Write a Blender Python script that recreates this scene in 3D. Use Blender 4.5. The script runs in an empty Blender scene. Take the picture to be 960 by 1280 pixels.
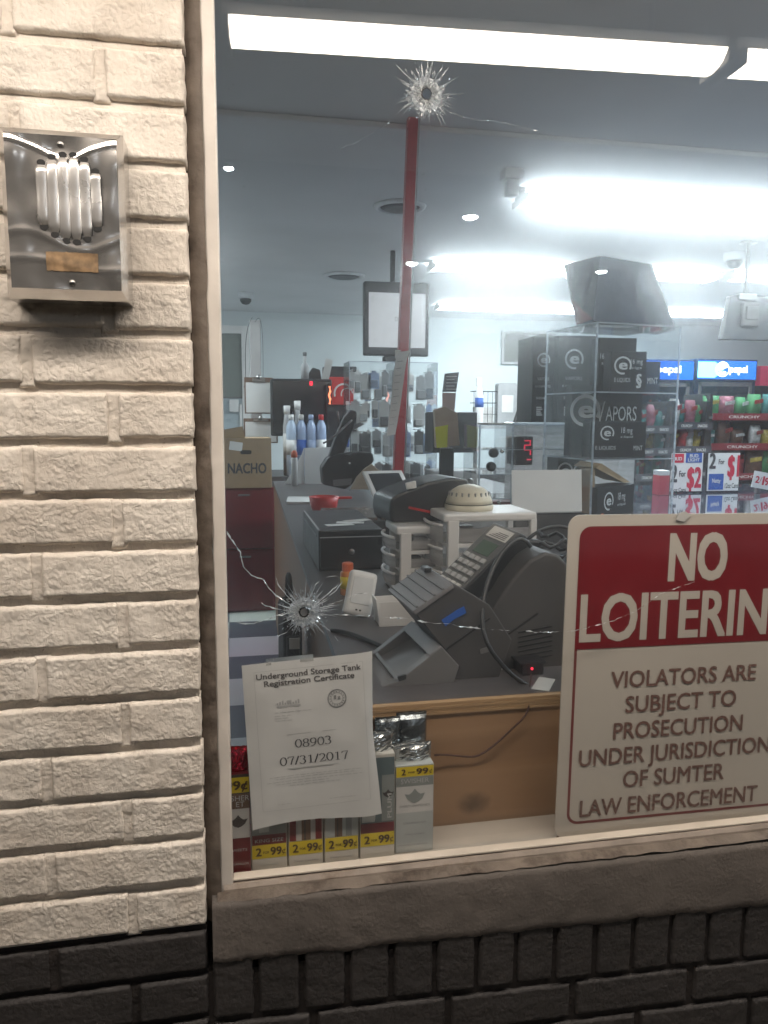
import bpy, bmesh, math, random
from mathutils import Vector, Matrix, noise

random.seed(11)
C = bpy.context.scene.collection
SC = bpy.context.scene
PI = math.pi

# ------------------------------------------------------------------ camera
FPX, W0, H0 = 952.76, 960.0, 1280.0
PITCH, YAW, ROLL = [math.radians(a) for a in (-7.127, 11.225, 0.241)]
CAM = Vector((0.049, -1.014, 1.52))
_cy, _sy, _cp, _sp = math.cos(YAW), math.sin(YAW), math.cos(PITCH), math.sin(PITCH)
FW = Vector((_sy * _cp, _cy * _cp, _sp))
_r = Vector((_cy, -_sy, 0.0)); _u = _r.cross(FW)
RT = _r * math.cos(ROLL) + _u * math.sin(ROLL)
UP = _u * math.cos(ROLL) - _r * math.sin(ROLL)
cd = bpy.data.cameras.new('camera'); cam = bpy.data.objects.new('camera', cd); C.objects.link(cam)
cam.matrix_world = Matrix((( RT.x, UP.x, -FW.x, CAM.x), (RT.y, UP.y, -FW.y, CAM.y), (RT.z, UP.z, -FW.z, CAM.z), (0, 0, 0, 1)))
cd.sensor_fit = 'VERTICAL'; cd.sensor_height = 36.0; cd.lens = 36.0 * FPX / H0
cd.clip_start = 0.02; cd.clip_end = 600
SC.camera = cam

def at(px, py, Y):
    """world point seen at a photo pixel on the plane at depth Y (a place inside the shop)"""
    d = FW + RT * ((px - W0 / 2) / FPX) - UP * ((py - H0 / 2) / FPX)
    return CAM + d * ((Y - CAM.y) / d.y)
def atz(px, py, Z):
    d = FW + RT * ((px - W0 / 2) / FPX) - UP * ((py - H0 / 2) / FPX)
    return CAM + d * ((Z - CAM.z) / d.z)

# ------------------------------------------------------------------ world, exposure
w = bpy.data.worlds.new('World'); SC.world = w; w.use_nodes = True
nt = w.node_tree; bg = nt.nodes['Background']
sky = nt.nodes.new('ShaderNodeTexSky'); sky.sky_type = 'NISHITA'; sky.sun_disc = False
sky.sun_elevation = math.radians(-4); sky.sun_rotation = math.radians(200)
nt.links.new(sky.outputs[0], bg.inputs[0]); bg.inputs[1].default_value = 0.02
SC.view_settings.view_transform = 'Standard'; SC.view_settings.look = 'None'
SC.view_settings.exposure = 0.0; SC.view_settings.gamma = 1.0
SC.view_settings.use_curve_mapping = False
SC.cycles.use_denoising = True
SC.cycles.max_bounces = 10; SC.cycles.diffuse_bounces = 4; SC.cycles.glossy_bounces = 4
SC.cycles.transparent_max_bounces = 32; SC.cycles.sample_clamp_indirect = 6
SC.cycles.caustics_reflective = False; SC.cycles.caustics_refractive = False

LAMP_OUT = 36.0      # outdoor fluorescent strips under the soffit
LAMP_IN = 50.0       # indoor fluorescent strips
LAMP_CAN = 350.0      # far forecourt lights

# ------------------------------------------------------------------ materials
def lk(nt, a, b): nt.links.new(a, b)
_mats = {}
def M(name, col=(.5, .5, .5), rough=.6, metal=0.0, var=.12, vs=14.0, bump=0.0, bs=60.0, spec=.5, emit=None, es=0.0,
      alpha=1.0, trans=0.0, coat=0.0, stain=None, ss=5.0, st=.5):
    if name in _mats: return _mats[name]
    m = bpy.data.materials.new(name); m.use_nodes = True; n = m.node_tree; p = n.nodes['Principled BSDF']
    tc = n.nodes.new('ShaderNodeTexCoord')
    p.inputs['Roughness'].default_value = rough; p.inputs['Metallic'].default_value = metal
    p.inputs['Specular IOR Level'].default_value = spec; p.inputs['Coat Weight'].default_value = coat
    c4 = (*col, 1)
    if var > 0:
        t = n.nodes.new('ShaderNodeTexNoise'); t.inputs['Scale'].default_value = vs; t.inputs['Detail'].default_value = 6
        lk(n, tc.outputs['Object'], t.inputs['Vector'])
        r = n.nodes.new('ShaderNodeValToRGB')
        r.color_ramp.elements[0].position = .3; r.color_ramp.elements[1].position = .72
        r.color_ramp.elements[0].color = (*[x * (1 - var) for x in col], 1)
        r.color_ramp.elements[1].color = (*[min(1, x * (1 + var * .7)) for x in col], 1)
        lk(n, t.outputs['Fac'], r.inputs['Fac']); out = r.outputs['Color']
        if stain:
            t2 = n.nodes.new('ShaderNodeTexNoise'); t2.inputs['Scale'].default_value = ss; t2.inputs['Detail'].default_value = 8
            t2.inputs['Roughness'].default_value = .7
            lk(n, tc.outputs['Object'], t2.inputs['Vector'])
            r2 = n.nodes.new('ShaderNodeValToRGB'); r2.color_ramp.elements[0].position = st; r2.color_ramp.elements[1].position = st + .16
            lk(n, t2.outputs['Fac'], r2.inputs['Fac'])
            mx = n.nodes.new('ShaderNodeMix'); mx.data_type = 'RGBA'
            lk(n, r2.outputs['Color'], mx.inputs[0]); lk(n, out, mx.inputs[6]); mx.inputs[7].default_value = (*stain, 1)
            out = mx.outputs[2]
        lk(n, out, p.inputs['Base Color'])
        rr = n.nodes.new('ShaderNodeMapRange'); rr.inputs[3].default_value = max(.02, rough - .1); rr.inputs[4].default_value = min(1, rough + .1)
        lk(n, t.outputs['Fac'], rr.inputs[0]); lk(n, rr.outputs[0], p.inputs['Roughness'])
    else: p.inputs['Base Color'].default_value = c4
    if bump > 0:
        b = n.nodes.new('ShaderNodeBump'); b.inputs['Strength'].default_value = min(1, bump); b.inputs['Distance'].default_value = .002 * max(1, bump)
        t3 = n.nodes.new('ShaderNodeTexNoise'); t3.inputs['Scale'].default_value = bs; t3.inputs['Detail'].default_value = 8
        lk(n, tc.outputs['Object'], t3.inputs['Vector']); lk(n, t3.outputs['Fac'], b.inputs['Height']); lk(n, b.outputs[0], p.inputs['Normal'])
    if emit: p.inputs['Emission Color'].default_value = (*emit, 1); p.inputs['Emission Strength'].default_value = es
    p.inputs['Alpha'].default_value = alpha; p.inputs['Transmission Weight'].default_value = trans
    _mats[name] = m; return m

def thin_clear(name, tint=(1, 1, 1), film=.06, filmcol=(.8, .85, .9), refl=1.0, rough=.02, ior=1.5, smear_bloom=None):
    """thin clear sheet: see-through, fresnel reflection, a light film of dust that scatters"""
    m = bpy.data.materials.new(name); m.use_nodes = True; n = m.node_tree; n.nodes.clear()
    o = n.nodes.new('ShaderNodeOutputMaterial')
    tr = n.nodes.new('ShaderNodeBsdfTransparent'); tr.inputs[0].default_value = (*tint, 1)
    gl = n.nodes.new('ShaderNodeBsdfGlossy'); gl.inputs['Roughness'].default_value = rough
    ge = n.nodes.new('ShaderNodeNewGeometry'); dt = n.nodes.new('ShaderNodeVectorMath'); dt.operation = 'DOT_PRODUCT'
    lk(n, ge.outputs['Incoming'], dt.inputs[0]); lk(n, ge.outputs['Normal'], dt.inputs[1])
    def mth(op, a, b=0.0):
        q = n.nodes.new('ShaderNodeMath'); q.operation = op; lk(n, a, q.inputs[0]); q.inputs[1].default_value = b; return q.outputs[0]
    ab = mth('ABSOLUTE', dt.outputs['Value']); om = n.nodes.new('ShaderNodeMath'); om.operation = 'SUBTRACT'; om.inputs[0].default_value = 1; lk(n, ab, om.inputs[1])
    f0 = ((ior - 1) / (ior + 1)) ** 2
    fr_ = mth('ADD', mth('MULTIPLY', mth('POWER', om.outputs[0], 5.0), 1 - f0), f0)
    mu = n.nodes.new('ShaderNodeMath'); mu.operation = 'MULTIPLY'; mu.inputs[1].default_value = refl; mu.use_clamp = True
    lk(n, fr_, mu.inputs[0])
    df = n.nodes.new('ShaderNodeBsdfDiffuse'); df.inputs[0].default_value = (*filmcol, 1)
    tl = n.nodes.new('ShaderNodeBsdfTranslucent'); tl.inputs[0].default_value = (*filmcol, 1)
    dm = n.nodes.new('ShaderNodeMixShader'); dm.inputs[0].default_value = .6
    lk(n, df.outputs[0], dm.inputs[1]); lk(n, tl.outputs[0], dm.inputs[2])
    fm = n.nodes.new('ShaderNodeMixShader')
    tc = n.nodes.new('ShaderNodeTexCoord'); tx = n.nodes.new('ShaderNodeTexNoise'); tx.inputs['Scale'].default_value = 5; tx.inputs['Detail'].default_value = 9
    tx.inputs['Roughness'].default_value = .65
    lk(n, tc.outputs['Object'], tx.inputs['Vector'])
    mr = n.nodes.new('ShaderNodeMapRange'); mr.inputs[1].default_value = .3; mr.inputs[2].default_value = .75
    mr.inputs[3].default_value = film * .6; mr.inputs[4].default_value = film * 1.5
    mpg = n.nodes.new('ShaderNodeMapping'); mpg.inputs['Scale'].default_value = (3, 1, 26); mpg.inputs['Rotation'].default_value = (0, .5, 0); lk(n, tc.outputs['Object'], mpg.inputs[0])
    t2 = n.nodes.new('ShaderNodeTexNoise'); t2.inputs['Scale'].default_value = 1; t2.inputs['Detail'].default_value = 7; t2.inputs['Distortion'].default_value = 1.2; lk(n, mpg.outputs[0], t2.inputs['Vector'])
    av = n.nodes.new('ShaderNodeMath'); av.operation = 'MULTIPLY'; lk(n, tx.outputs['Fac'], av.inputs[0]); lk(n, t2.outputs['Fac'], av.inputs[1])
    av2 = n.nodes.new('ShaderNodeMath'); av2.operation = 'MULTIPLY_ADD'; lk(n, av.outputs[0], av2.inputs[0]); av2.inputs[1].default_value = 1.6; av2.inputs[2].default_value = .1
    lk(n, av2.outputs[0], mr.inputs[0]); 
    if smear_bloom:      # dried specks and drips
        vo = n.nodes.new('ShaderNodeTexVoronoi'); vo.inputs['Scale'].default_value = 75; lk(n, tc.outputs['Object'], vo.inputs['Vector'])
        tn = n.nodes.new('ShaderNodeTexNoise'); tn.inputs['Scale'].default_value = 9; lk(n, tc.outputs['Object'], tn.inputs['Vector'])
        th = n.nodes.new('ShaderNodeMapRange'); th.inputs[1].default_value = .45; th.inputs[2].default_value = .75; th.inputs[3].default_value = .0; th.inputs[4].default_value = .13; lk(n, tn.outputs['Fac'], th.inputs[0])
        ls = n.nodes.new('ShaderNodeMath'); ls.operation = 'LESS_THAN'; lk(n, vo.outputs['Distance'], ls.inputs[0]); lk(n, th.outputs[0], ls.inputs[1])
        ms = n.nodes.new('ShaderNodeMath'); ms.operation = 'MULTIPLY_ADD'; ms.inputs[1].default_value = .12; lk(n, ls.outputs[0], ms.inputs[0]); lk(n, mr.outputs[0], ms.inputs[2]); lk(n, ms.outputs[0], fm.inputs[0])
    else: lk(n, mr.outputs[0], fm.inputs[0])
    if smear_bloom:      # greasy film that scatters light, also standing in for lens bloom round the lamps
        rf = n.nodes.new('ShaderNodeBsdfRefraction'); rf.distribution = 'GGX'; rf.inputs['IOR'].default_value = 1.12; rf.inputs['Roughness'].default_value = .85
        r2 = n.nodes.new('ShaderNodeBsdfRefraction'); r2.distribution = 'GGX'; r2.inputs['IOR'].default_value = 1.045; r2.inputs['Roughness'].default_value = .9
        sm = n.nodes.new('ShaderNodeMixShader'); sm.inputs[0].default_value = smear_bloom[0]
        lk(n, tr.outputs[0], sm.inputs[1]); lk(n, rf.outputs[0], sm.inputs[2])
        s2 = n.nodes.new('ShaderNodeMixShader'); s2.inputs[0].default_value = smear_bloom[1]
        lk(n, sm.outputs[0], s2.inputs[1]); lk(n, r2.outputs[0], s2.inputs[2]); tr = s2
    lk(n, tr.outputs[0], fm.inputs[1]); lk(n, dm.outputs[0], fm.inputs[2])
    mm = n.nodes.new('ShaderNodeMixShader')
    lk(n, mu.outputs[0], mm.inputs[0]); lk(n, fm.outputs[0], mm.inputs[1]); lk(n, gl.outputs[0], mm.inputs[2])
    lk(n, mm.outputs[0], o.inputs['Surface'])
    return m

def emission(name, col, s):
    m = bpy.data.materials.new(name); m.use_nodes = True; n = m.node_tree; n.nodes.clear()
    o = n.nodes.new('ShaderNodeOutputMaterial'); e = n.nodes.new('ShaderNodeEmission')
    e.inputs[0].default_value = (*col, 1); e.inputs[1].default_value = s
    lk(n, e.outputs[0], o.inputs['Surface']); return m

def brick_mat(name, cols, chip, bumpd, rough=.75):
    m = bpy.data.materials.new(name); m.use_nodes = True; n = m.node_tree; p = n.nodes['Principled BSDF']
    tc = n.nodes.new('ShaderNodeTexCoord')
    def nz(s, d=6, r=.6, dist=0):
        t = n.nodes.new('ShaderNodeTexNoise'); t.inputs['Scale'].default_value = s; t.inputs['Detail'].default_value = d
        t.inputs['Roughness'].default_value = r; t.inputs['Distortion'].default_value = dist
        lk(n, tc.outputs['Object'], t.inputs['Vector']); return t
    a = nz(6, 7); r = n.nodes.new('ShaderNodeValToRGB')
    r.color_ramp.elements[0].position = .32; r.color_ramp.elements[1].position = .68
    r.color_ramp.elements[0].color = (*cols[0], 1); r.color_ramp.elements[1].color = (*cols[1], 1)
    lk(n, a.outputs['Fac'], r.inputs['Fac'])
    b = nz(120, 4, .7); r2 = n.nodes.new('ShaderNodeValToRGB'); r2.color_ramp.elements[0].position = .63; r2.color_ramp.elements[1].position = .70
    lk(n, b.outputs['Fac'], r2.inputs['Fac'])
    mx = n.nodes.new('ShaderNodeMix'); mx.data_type = 'RGBA'; lk(n, r2.outputs['Color'], mx.inputs[0]); lk(n, r.outputs['Color'], mx.inputs[6]); mx.inputs[7].default_value = (*chip, 1)
    # grimy run-down streaks
    mp = n.nodes.new('ShaderNodeMapping'); mp.inputs['Scale'].default_value = (22, 22, 2.5); lk(n, tc.outputs['Object'], mp.inputs[0])
    s = n.nodes.new('ShaderNodeTexNoise'); s.inputs['Scale'].default_value = 1; s.inputs['Detail'].default_value = 6; lk(n, mp.outputs[0], s.inputs['Vector'])
    r3 = n.nodes.new('ShaderNodeValToRGB'); r3.color_ramp.elements[0].position = .5; r3.color_ramp.elements[1].position = .8
    r3.color_ramp.elements[1].color = (.25, .25, .25, 1); r3.color_ramp.elements[0].color = (0, 0, 0, 1); lk(n, s.outputs['Fac'], r3.inputs['Fac'])
    m2 = n.nodes.new('ShaderNodeMix'); m2.data_type = 'RGBA'; lk(n, r3.outputs['Color'], m2.inputs[0]); lk(n, mx.outputs[2], m2.inputs[6]); m2.inputs[7].default_value = (*chip, 1)
    lk(n, m2.outputs[2], p.inputs['Base Color']); p.inputs['Roughness'].default_value = rough; p.inputs['Specular IOR Level'].default_value = .35
    c = nz(110, 9, .66, .8); v = n.nodes.new('ShaderNodeTexVoronoi'); v.inputs['Scale'].default_value = 160; v.feature = 'F1'
    lk(n, tc.outputs['Object'], v.inputs['Vector'])
    rz = nz(22, 3)                                   # where the face is rough and where it is smooth
    rr = n.nodes.new('ShaderNodeMapRange'); rr.inputs[1].default_value = .35; rr.inputs[2].default_value = .65; rr.inputs[3].default_value = .25; rr.inputs[4].default_value = 1.0
    lk(n, rz.outputs['Fac'], rr.inputs[0])
    ad = n.nodes.new('ShaderNodeMath'); ad.operation = 'MULTIPLY_ADD'; lk(n, v.outputs['Distance'], ad.inputs[0]); ad.inputs[1].default_value = -.35; lk(n, c.outputs['Fac'], ad.inputs[2])
    ml = n.nodes.new('ShaderNodeMath'); ml.operation = 'MULTIPLY'; lk(n, ad.outputs[0], ml.inputs[0]); lk(n, rr.outputs[0], ml.inputs[1])
    bp = n.nodes.new('ShaderNodeBump'); bp.inputs['Strength'].default_value = 1; bp.inputs['Distance'].default_value = bumpd
    lk(n, ml.outputs[0], bp.inputs['Height']); lk(n, bp.outputs[0], p.inputs['Normal'])
    return m

def tile_mat():
    m = bpy.data.materials.new('checker_tile'); m.use_nodes = True; n = m.node_tree; p = n.nodes['Principled BSDF']
    tc = n.nodes.new('ShaderNodeTexCoord'); ck = n.nodes.new('ShaderNodeTexChecker'); ck.inputs['Scale'].default_value = 1 / .42
    lk(n, tc.outputs['Object'], ck.inputs['Vector']); ck.inputs[1].default_value = (.66, .62, .60, 1); ck.inputs[2].default_value = (.095, .105, .13, 1)
    t = n.nodes.new('ShaderNodeTexNoise'); t.inputs['Scale'].default_value = 6; t.inputs['Detail'].default_value = 8
    mx = n.nodes.new('ShaderNodeMix'); mx.data_type = 'RGBA'; mx.blend_type = 'MULTIPLY'; mx.inputs[0].default_value = .4
    lk(n, ck.outputs[0], mx.inputs[6]); lk(n, t.outputs['Color'], mx.inputs[7]); lk(n, mx.outputs[2], p.inputs['Base Color'])
    p.inputs['Roughness'].default_value = .35; return m

def wood_mat(name, a, b, rough=.5, axis=0, sc=3.0):
    m = bpy.data.materials.new(name); m.use_nodes = True; n = m.node_tree; p = n.nodes['Principled BSDF']
    tc = n.nodes.new('ShaderNodeTexCoord'); mp = n.nodes.new('ShaderNodeMapping')
    s = [sc * 12] * 3; s[axis] = sc; mp.inputs['Scale'].default_value = s
    lk(n, tc.outputs['Object'], mp.inputs[0])
    t = n.nodes.new('ShaderNodeTexNoise'); t.inputs['Scale'].default_value = 1; t.inputs['Detail'].default_value = 8; t.inputs['Distortion'].default_value = .8
    lk(n, mp.outputs[0], t.inputs['Vector']); r = n.nodes.new('ShaderNodeValToRGB'); r.color_ramp.elements[0].position = .3; r.color_ramp.elements[1].position = .72
    r.color_ramp.elements[0].color = (*a, 1); r.color_ramp.elements[1].color = (*b, 1)
    lk(n, t.outputs['Fac'], r.inputs['Fac']); lk(n, r.outputs[0], p.inputs['Base Color']); p.inputs['Roughness'].default_value = rough
    bp = n.nodes.new('ShaderNodeBump'); bp.inputs['Strength'].default_value = .15; bp.inputs['Distance'].default_value = .001
    lk(n, t.outputs['Fac'], bp.inputs['Height']); lk(n, bp.outputs[0], p.inputs['Normal'])
    return m

# palette
WHITE_BRICK = brick_mat('cream_painted_brick', ((.60, .53, .46), (.79, .735, .665)), (.50, .42, .34), .0046)
WHITE_MORTAR = brick_mat('cream_painted_mortar', ((.60, .535, .465), (.74, .68, .61)), (.38, .32, .26), .003)
DARK_BRICK = brick_mat('dark_painted_brick', ((.028, .026, .026), (.043, .039, .039)), (.034, .028, .026), .003, .6)
DARK_MORTAR = brick_mat('dark_painted_mortar', ((.020, .017, .016), (.034, .028, .026)), (.03, .024, .02), .003, .7)
CONCRETE = brick_mat('worn_brown_concrete', ((.088, .077, .070), (.13, .113, .102)), (.15, .125, .11), .0018, .8)
CREAM = M('cream_paint', (.62, .57, .52), .5, var=.15, bump=.3, bs=40, stain=(.42, .35, .27), ss=9, st=.62)
CAULK = M('dirty_caulk', (.15, .122, .10), .8, var=.35, vs=25, bump=1.5, bs=45, stain=(.05, .036, .028), ss=12, st=.5)
RAIL = M('grimy_rail', (.28, .235, .20), .6, var=.3, vs=20, bump=.5, stain=(.16, .12, .09), ss=10, st=.55)
LEDGE = M('cream_ledge', (.56, .50, .43), .55, var=.12, bump=.25, bs=30, stain=(.50, .41, .31), ss=7, st=.6)
STEEL = M('polished_steel', (.62, .60, .58), .19, .86, var=.06, vs=6)
LOUVRE = M('louvre_steel', (.74, .72, .70), .26, .72, var=.06, vs=20)
STEEL_D = M('dull_steel', (.35, .34, .33), .35, 1.0)
BLACK = M('black_plastic', (.016, .016, .018), .42, var=.2)
BLACK_M = M('matte_black', (.010, .010, .011), .7, var=.2)
DKGREY = M('dark_grey_plastic', (.060, .056, .056), .5, var=.15, bump=.15, bs=300)
MDGREY = M('mid_grey_plastic', (.15, .145, .145), .5, var=.12, bump=.15, bs=300)
LTGREY = M('light_grey_plastic', (.42, .42, .42), .5)
PRGREY = M('printer_grey', (.18, .172, .178), .5, var=.15, bump=.15, bs=300)
WHITE_P = M('white_plastic', (.78, .76, .74), .35, var=.06)
PAPER = M('paper', (.80, .79, .775), .8, var=.06, vs=8)
PAPER_D = M('toned_paper', (.62, .60, .57), .85, var=.1)
INK = M('ink', (.05, .05, .055), .6, var=0)
INK_G = M('grey_ink', (.28, .28, .28), .7, var=0)
INK_LG = M('light_grey_ink', (.52, .52, .52), .7, var=0)
RED = M('sign_red', (.235, .014, .022), .4, var=.1)
REDP = M('red_plastic', (.50, .02, .02), .4)
POLE_RED = M('red_gloss_paint', (.40, .014, .028), .3, var=.15)
DKRED = M('dark_red_paint', (.19, .012, .018), .45, var=.2)
SIGNW = M('sign_cream', (.66, .60, .53), .45, var=.05, vs=5)
SIGNINK = M('faded_red_brown_ink', (.22, .12, .10), .5, var=.1)
YELLOW = M('price_yellow', (.80, .60, .03), .5, var=.05)
NOTE = M('note_yellow', (.75, .85, .05), .7, var=.05)
SILVER = M('foil_silver', (.62, .63, .62), .2, 1.0, var=.1, vs=40, bump=1.2, bs=35)
REDFOIL = M('foil_red', (.65, .03, .06), .2, 1.0, var=.2, vs=40, bump=1.2, bs=35)
PKGREY = M('pack_grey', (.28, .30, .29), .4)
PKLT = M('pack_light_grey', (.50, .52, .51), .4)
PKDK = M('pack_dark', (.06, .05, .05), .4)
PKBRN = M('pack_brown', (.16, .09, .06), .4)
PLY = wood_mat('plywood_face', (.33, .19, .10), (.44, .265, .145), .5, 0, 1.4)
PLYEDGE = wood_mat('plywood_edge', (.34, .20, .10), (.52, .34, .18), .6, 0, 2)
OAK = wood_mat('brown_wood', (.16, .075, .035), (.24, .12, .06), .45, 2, 2)
LAMIN = M('grey_laminate', (.095, .088, .09), .4, var=.25, vs=60)
KRAFT = M('kraft_board', (.36, .25, .15), .8, var=.1)
KRAFT_L = M('kraft_board_light', (.48, .33, .18), .8, var=.1)
BOXBLK = M('black_carton', (.012, .013, .017), .45, var=.2)
BOXNAVY = M('navy_carton', (.035, .046, .075), .5, var=.2)
PRINT = M('pale_print', (.78, .80, .82), .6, var=0)
WALLP = M('pale_wall', (.62, .67, .68), .7, var=.05, vs=2, bump=.1)
CEILP = M('ceiling_paint', (.66, .67, .68), .8, var=.1, vs=1.3, bump=.1)
SOFFIT = M('soffit_paint', (.55, .50, .45), .8, var=.1, vs=3)
BLUE = M('blue_print', (.02, .10, .42), .5)
PRICE_R = M('price_red', (.60, .015, .05), .5, var=0)
LBLUE = M('bottle_blue', (.34, .42, .60), .3)
ORANGE = M('orange_plastic', (.75, .14, .04), .4)
BEIGE = M('beige_board', (.50, .42, .32), .7)
CREAMP = M('cream_plastic', (.70, .64, .50), .4)
GREEN = M('snack_green', (.05, .20, .08), .5, var=.4)
SEALANT = CAULK
CLEAR = thin_clear('clear_acrylic', (.97, .98, .985), .025, (.7, .75, .8), 1.0)
CLEAR_T = thin_clear('clear_drawer', (.86, .84, .83), .68, (.74, .72, .71), 1.0, .1)
CLEAR_E = thin_clear('acrylic_edge', (.75, .8, .85), .5, (.85, .9, .95), 1.5)
BAG = thin_clear('blister_clear', (.93, .94, .95), .3, (.66, .69, .73), 1.3, .1)
SHELFPANE = thin_clear('cooler_pane', (.85, .9, .95), .04, (.6, .7, .8), 1.2)
LAMPMAT_OUT = emission('warm_tube_glow', (1.0, .895, .78), LAMP_OUT)
LAMPMAT_IN = emission('cool_tube_glow', (.83, .95, 1.0), LAMP_IN)
CANLAMP = emission('forecourt_lamp_glow', (.9, .95, 1.0), LAMP_CAN)
SHARD = thin_clear('crushed_glass', (.9, .92, .94), .62, (.85, .88, .9), 2.5, .15)
CRACKM = thin_clear('crack_edge', (.85, .87, .9), .85, (.9, .93, .95), 4.0, .1)
LED = emission('red_led', (1, .03, .06), 2.5)
LEDD = emission('dim_red_digits', (1, .04, .10), .9)
NEON = emission('orange_neon', (1, .25, .12), 3)

# ------------------------------------------------------------------ mesh builder
_text_cache = {}
def text_geo(s, bold):
    k = (s, bold)
    if k not in _text_cache:
        cu = bpy.data.curves.new('t', 'FONT'); cu.body = s; cu.size = 1; cu.offset = bold; cu.fill_mode = 'FRONT'; cu.resolution_u = 3
        o = bpy.data.objects.new('t', cu); C.objects.link(o)
        dg = bpy.context.evaluated_depsgraph_get()
        me = bpy.data.meshes.new_from_object(o.evaluated_get(dg))
        _text_cache[k] = ([v.co.copy() for v in me.vertices], [tuple(p.vertices) for p in me.polygons])
        bpy.data.objects.remove(o); bpy.data.curves.remove(cu); bpy.data.meshes.remove(me)
    return _text_cache[k]
CAPH = None
I4 = Matrix.Identity(4)
def RX(a): return Matrix.Rotation(math.radians(a), 4, 'X')
def RY(a): return Matrix.Rotation(math.radians(a), 4, 'Y')
def RZ(a): return Matrix.Rotation(math.radians(a), 4, 'Z')
def T(x, y, z): return Matrix.Translation((x, y, z))

class MB:
    def __init__(s): s.v = []; s.f = []; s.m = []; s.sm = []; s.mi = 0; s.X = I4
    def add(s, vs, fs, smooth=False, X=None):
        X = s.X @ X if X is not None else s.X
        b = len(s.v); s.v += [X @ Vector(v) for v in vs]
        for f in fs: s.f.append(tuple(i + b for i in f)); s.m.append(s.mi); s.sm.append(smooth)
        return s
    def bmadd(s, bm, smooth=False, X=None):
        bm.verts.index_update()
        s.add([v.co.copy() for v in bm.verts], [tuple(v.index for v in f.verts) for f in bm.faces], smooth, X); bm.free(); return s
    def box(s, x0, x1, y0, y1, z0, z1, bev=0.0, X=None, seg=2):
        bm = bmesh.new(); bmesh.ops.create_cube(bm, size=1)
        for v in bm.verts: v.co = Vector(((v.co.x + .5) * (x1 - x0) + x0, (v.co.y + .5) * (y1 - y0) + y0, (v.co.z + .5) * (z1 - z0) + z0))
        if bev > 0: bmesh.ops.bevel(bm, geom=bm.edges[:], offset=bev, segments=seg, profile=.5, affect='EDGES')
        return s.bmadd(bm, False, X)
    def prism(s, poly, y0, y1, bev=0.0, X=None, seg=2):
        """poly: (x, z) outline extruded along y"""
        bm = bmesh.new(); a = [bm.verts.new((p[0], y0, p[1])) for p in poly]; b = [bm.verts.new((p[0], y1, p[1])) for p in poly]
        n = len(poly); bm.faces.new(a); bm.faces.new(b[::-1])
        for i in range(n): bm.faces.new((a[i], b[i], b[(i + 1) % n], a[(i + 1) % n]))
        bmesh.ops.recalc_face_normals(bm, faces=bm.faces[:])
        if bev > 0: bmesh.ops.bevel(bm, geom=bm.edges[:], offset=bev, segments=seg, profile=.5, affect='EDGES', clamp_overlap=True)
        return s.bmadd(bm, False, X)
    def solid(s, front, back, bev=0.0):
        """two matching rings of 3-D points joined into a closed body"""
        bm = bmesh.new(); a = [bm.verts.new(p) for p in front]; b = [bm.verts.new(p) for p in back]; n = len(a)
        bm.faces.new(a); bm.faces.new(b[::-1])
        for i in range(n): bm.faces.new((a[i], b[i], b[(i + 1) % n], a[(i + 1) % n]))
        bmesh.ops.recalc_face_normals(bm, faces=bm.faces[:])
        if bev > 0: bmesh.ops.bevel(bm, geom=bm.edges[:], offset=bev, segments=2, profile=.5, affect='EDGES', clamp_overlap=True)
        return s.bmadd(bm)
    def lathe(s, prof, X=None, n=28, smooth=True):
        vs = []; fs = []
        for (r, z) in prof:
            for i in range(n): a = 2 * PI * i / n; vs.append((r * math.cos(a), r * math.sin(a), z))
        for k in range(len(prof) - 1):
            for i in range(n): j = (i + 1) % n; fs.append((k * n + i, k * n + j, (k + 1) * n + j, (k + 1) * n + i))
        fs.append(tuple(range(n))[::-1]); fs.append(tuple((len(prof) - 1) * n + i for i in range(n)))
        return s.add(vs, fs, smooth, X)
    def cyl(s, p, q, r, r2=None, n=16, smooth=True):
        p = Vector(p); q = Vector(q); d = q - p
        X = Matrix.Translation(p) @ d.to_track_quat('Z', 'Y').to_matrix().to_4x4()
        return s.lathe([(r, 0), (r2 if r2 is not None else r, d.length)], X, n, smooth)
    def tube(s, pts, r, n=8):
        pts = [Vector(p) for p in pts]; vs = []; fs = []
        for i, p in enumerate(pts):
            d = (pts[min(i + 1, len(pts) - 1)] - pts[max(i - 1, 0)]).normalized()
            q = d.to_track_quat('Z', 'Y')
            rr = r[i] if isinstance(r, (list, tuple)) else r
            for k in range(n): a = 2 * PI * k / n; vs.append(p + q @ Vector((rr * math.cos(a), rr * math.sin(a), 0)))
        for i in range(len(pts) - 1):
            for k in range(n): j = (k + 1) % n; fs.append((i * n + k, i * n + j, (i + 1) * n + j, (i + 1) * n + k))
        fs.append(tuple(range(n))[::-1]); fs.append(tuple((len(pts) - 1) * n + k for k in range(n)))
        return s.add(vs, fs, True)
    def quad(s, a, b, c, d): return s.add([a, b, c, d], [(0, 1, 2, 3)])
    def rect(s, x0, x1, z0, z1, y): return s.quad((x0, y, z0), (x1, y, z0), (x1, y, z1), (x0, y, z1))
    def ring(s, cx, cz, r0, r1, y, a0=0, a1=360, n=28):
        vs = []; fs = []
        for i in range(n + 1):
            a = math.radians(a0 + (a1 - a0) * i / n)
            vs += [(cx + r0 * math.cos(a), y, cz + r0 * math.sin(a)), (cx + r1 * math.cos(a), y, cz + r1 * math.sin(a))]
        for i in range(n): fs.append((2 * i, 2 * i + 1, 2 * i + 3, 2 * i + 2))
        return s.add(vs, fs)
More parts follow.
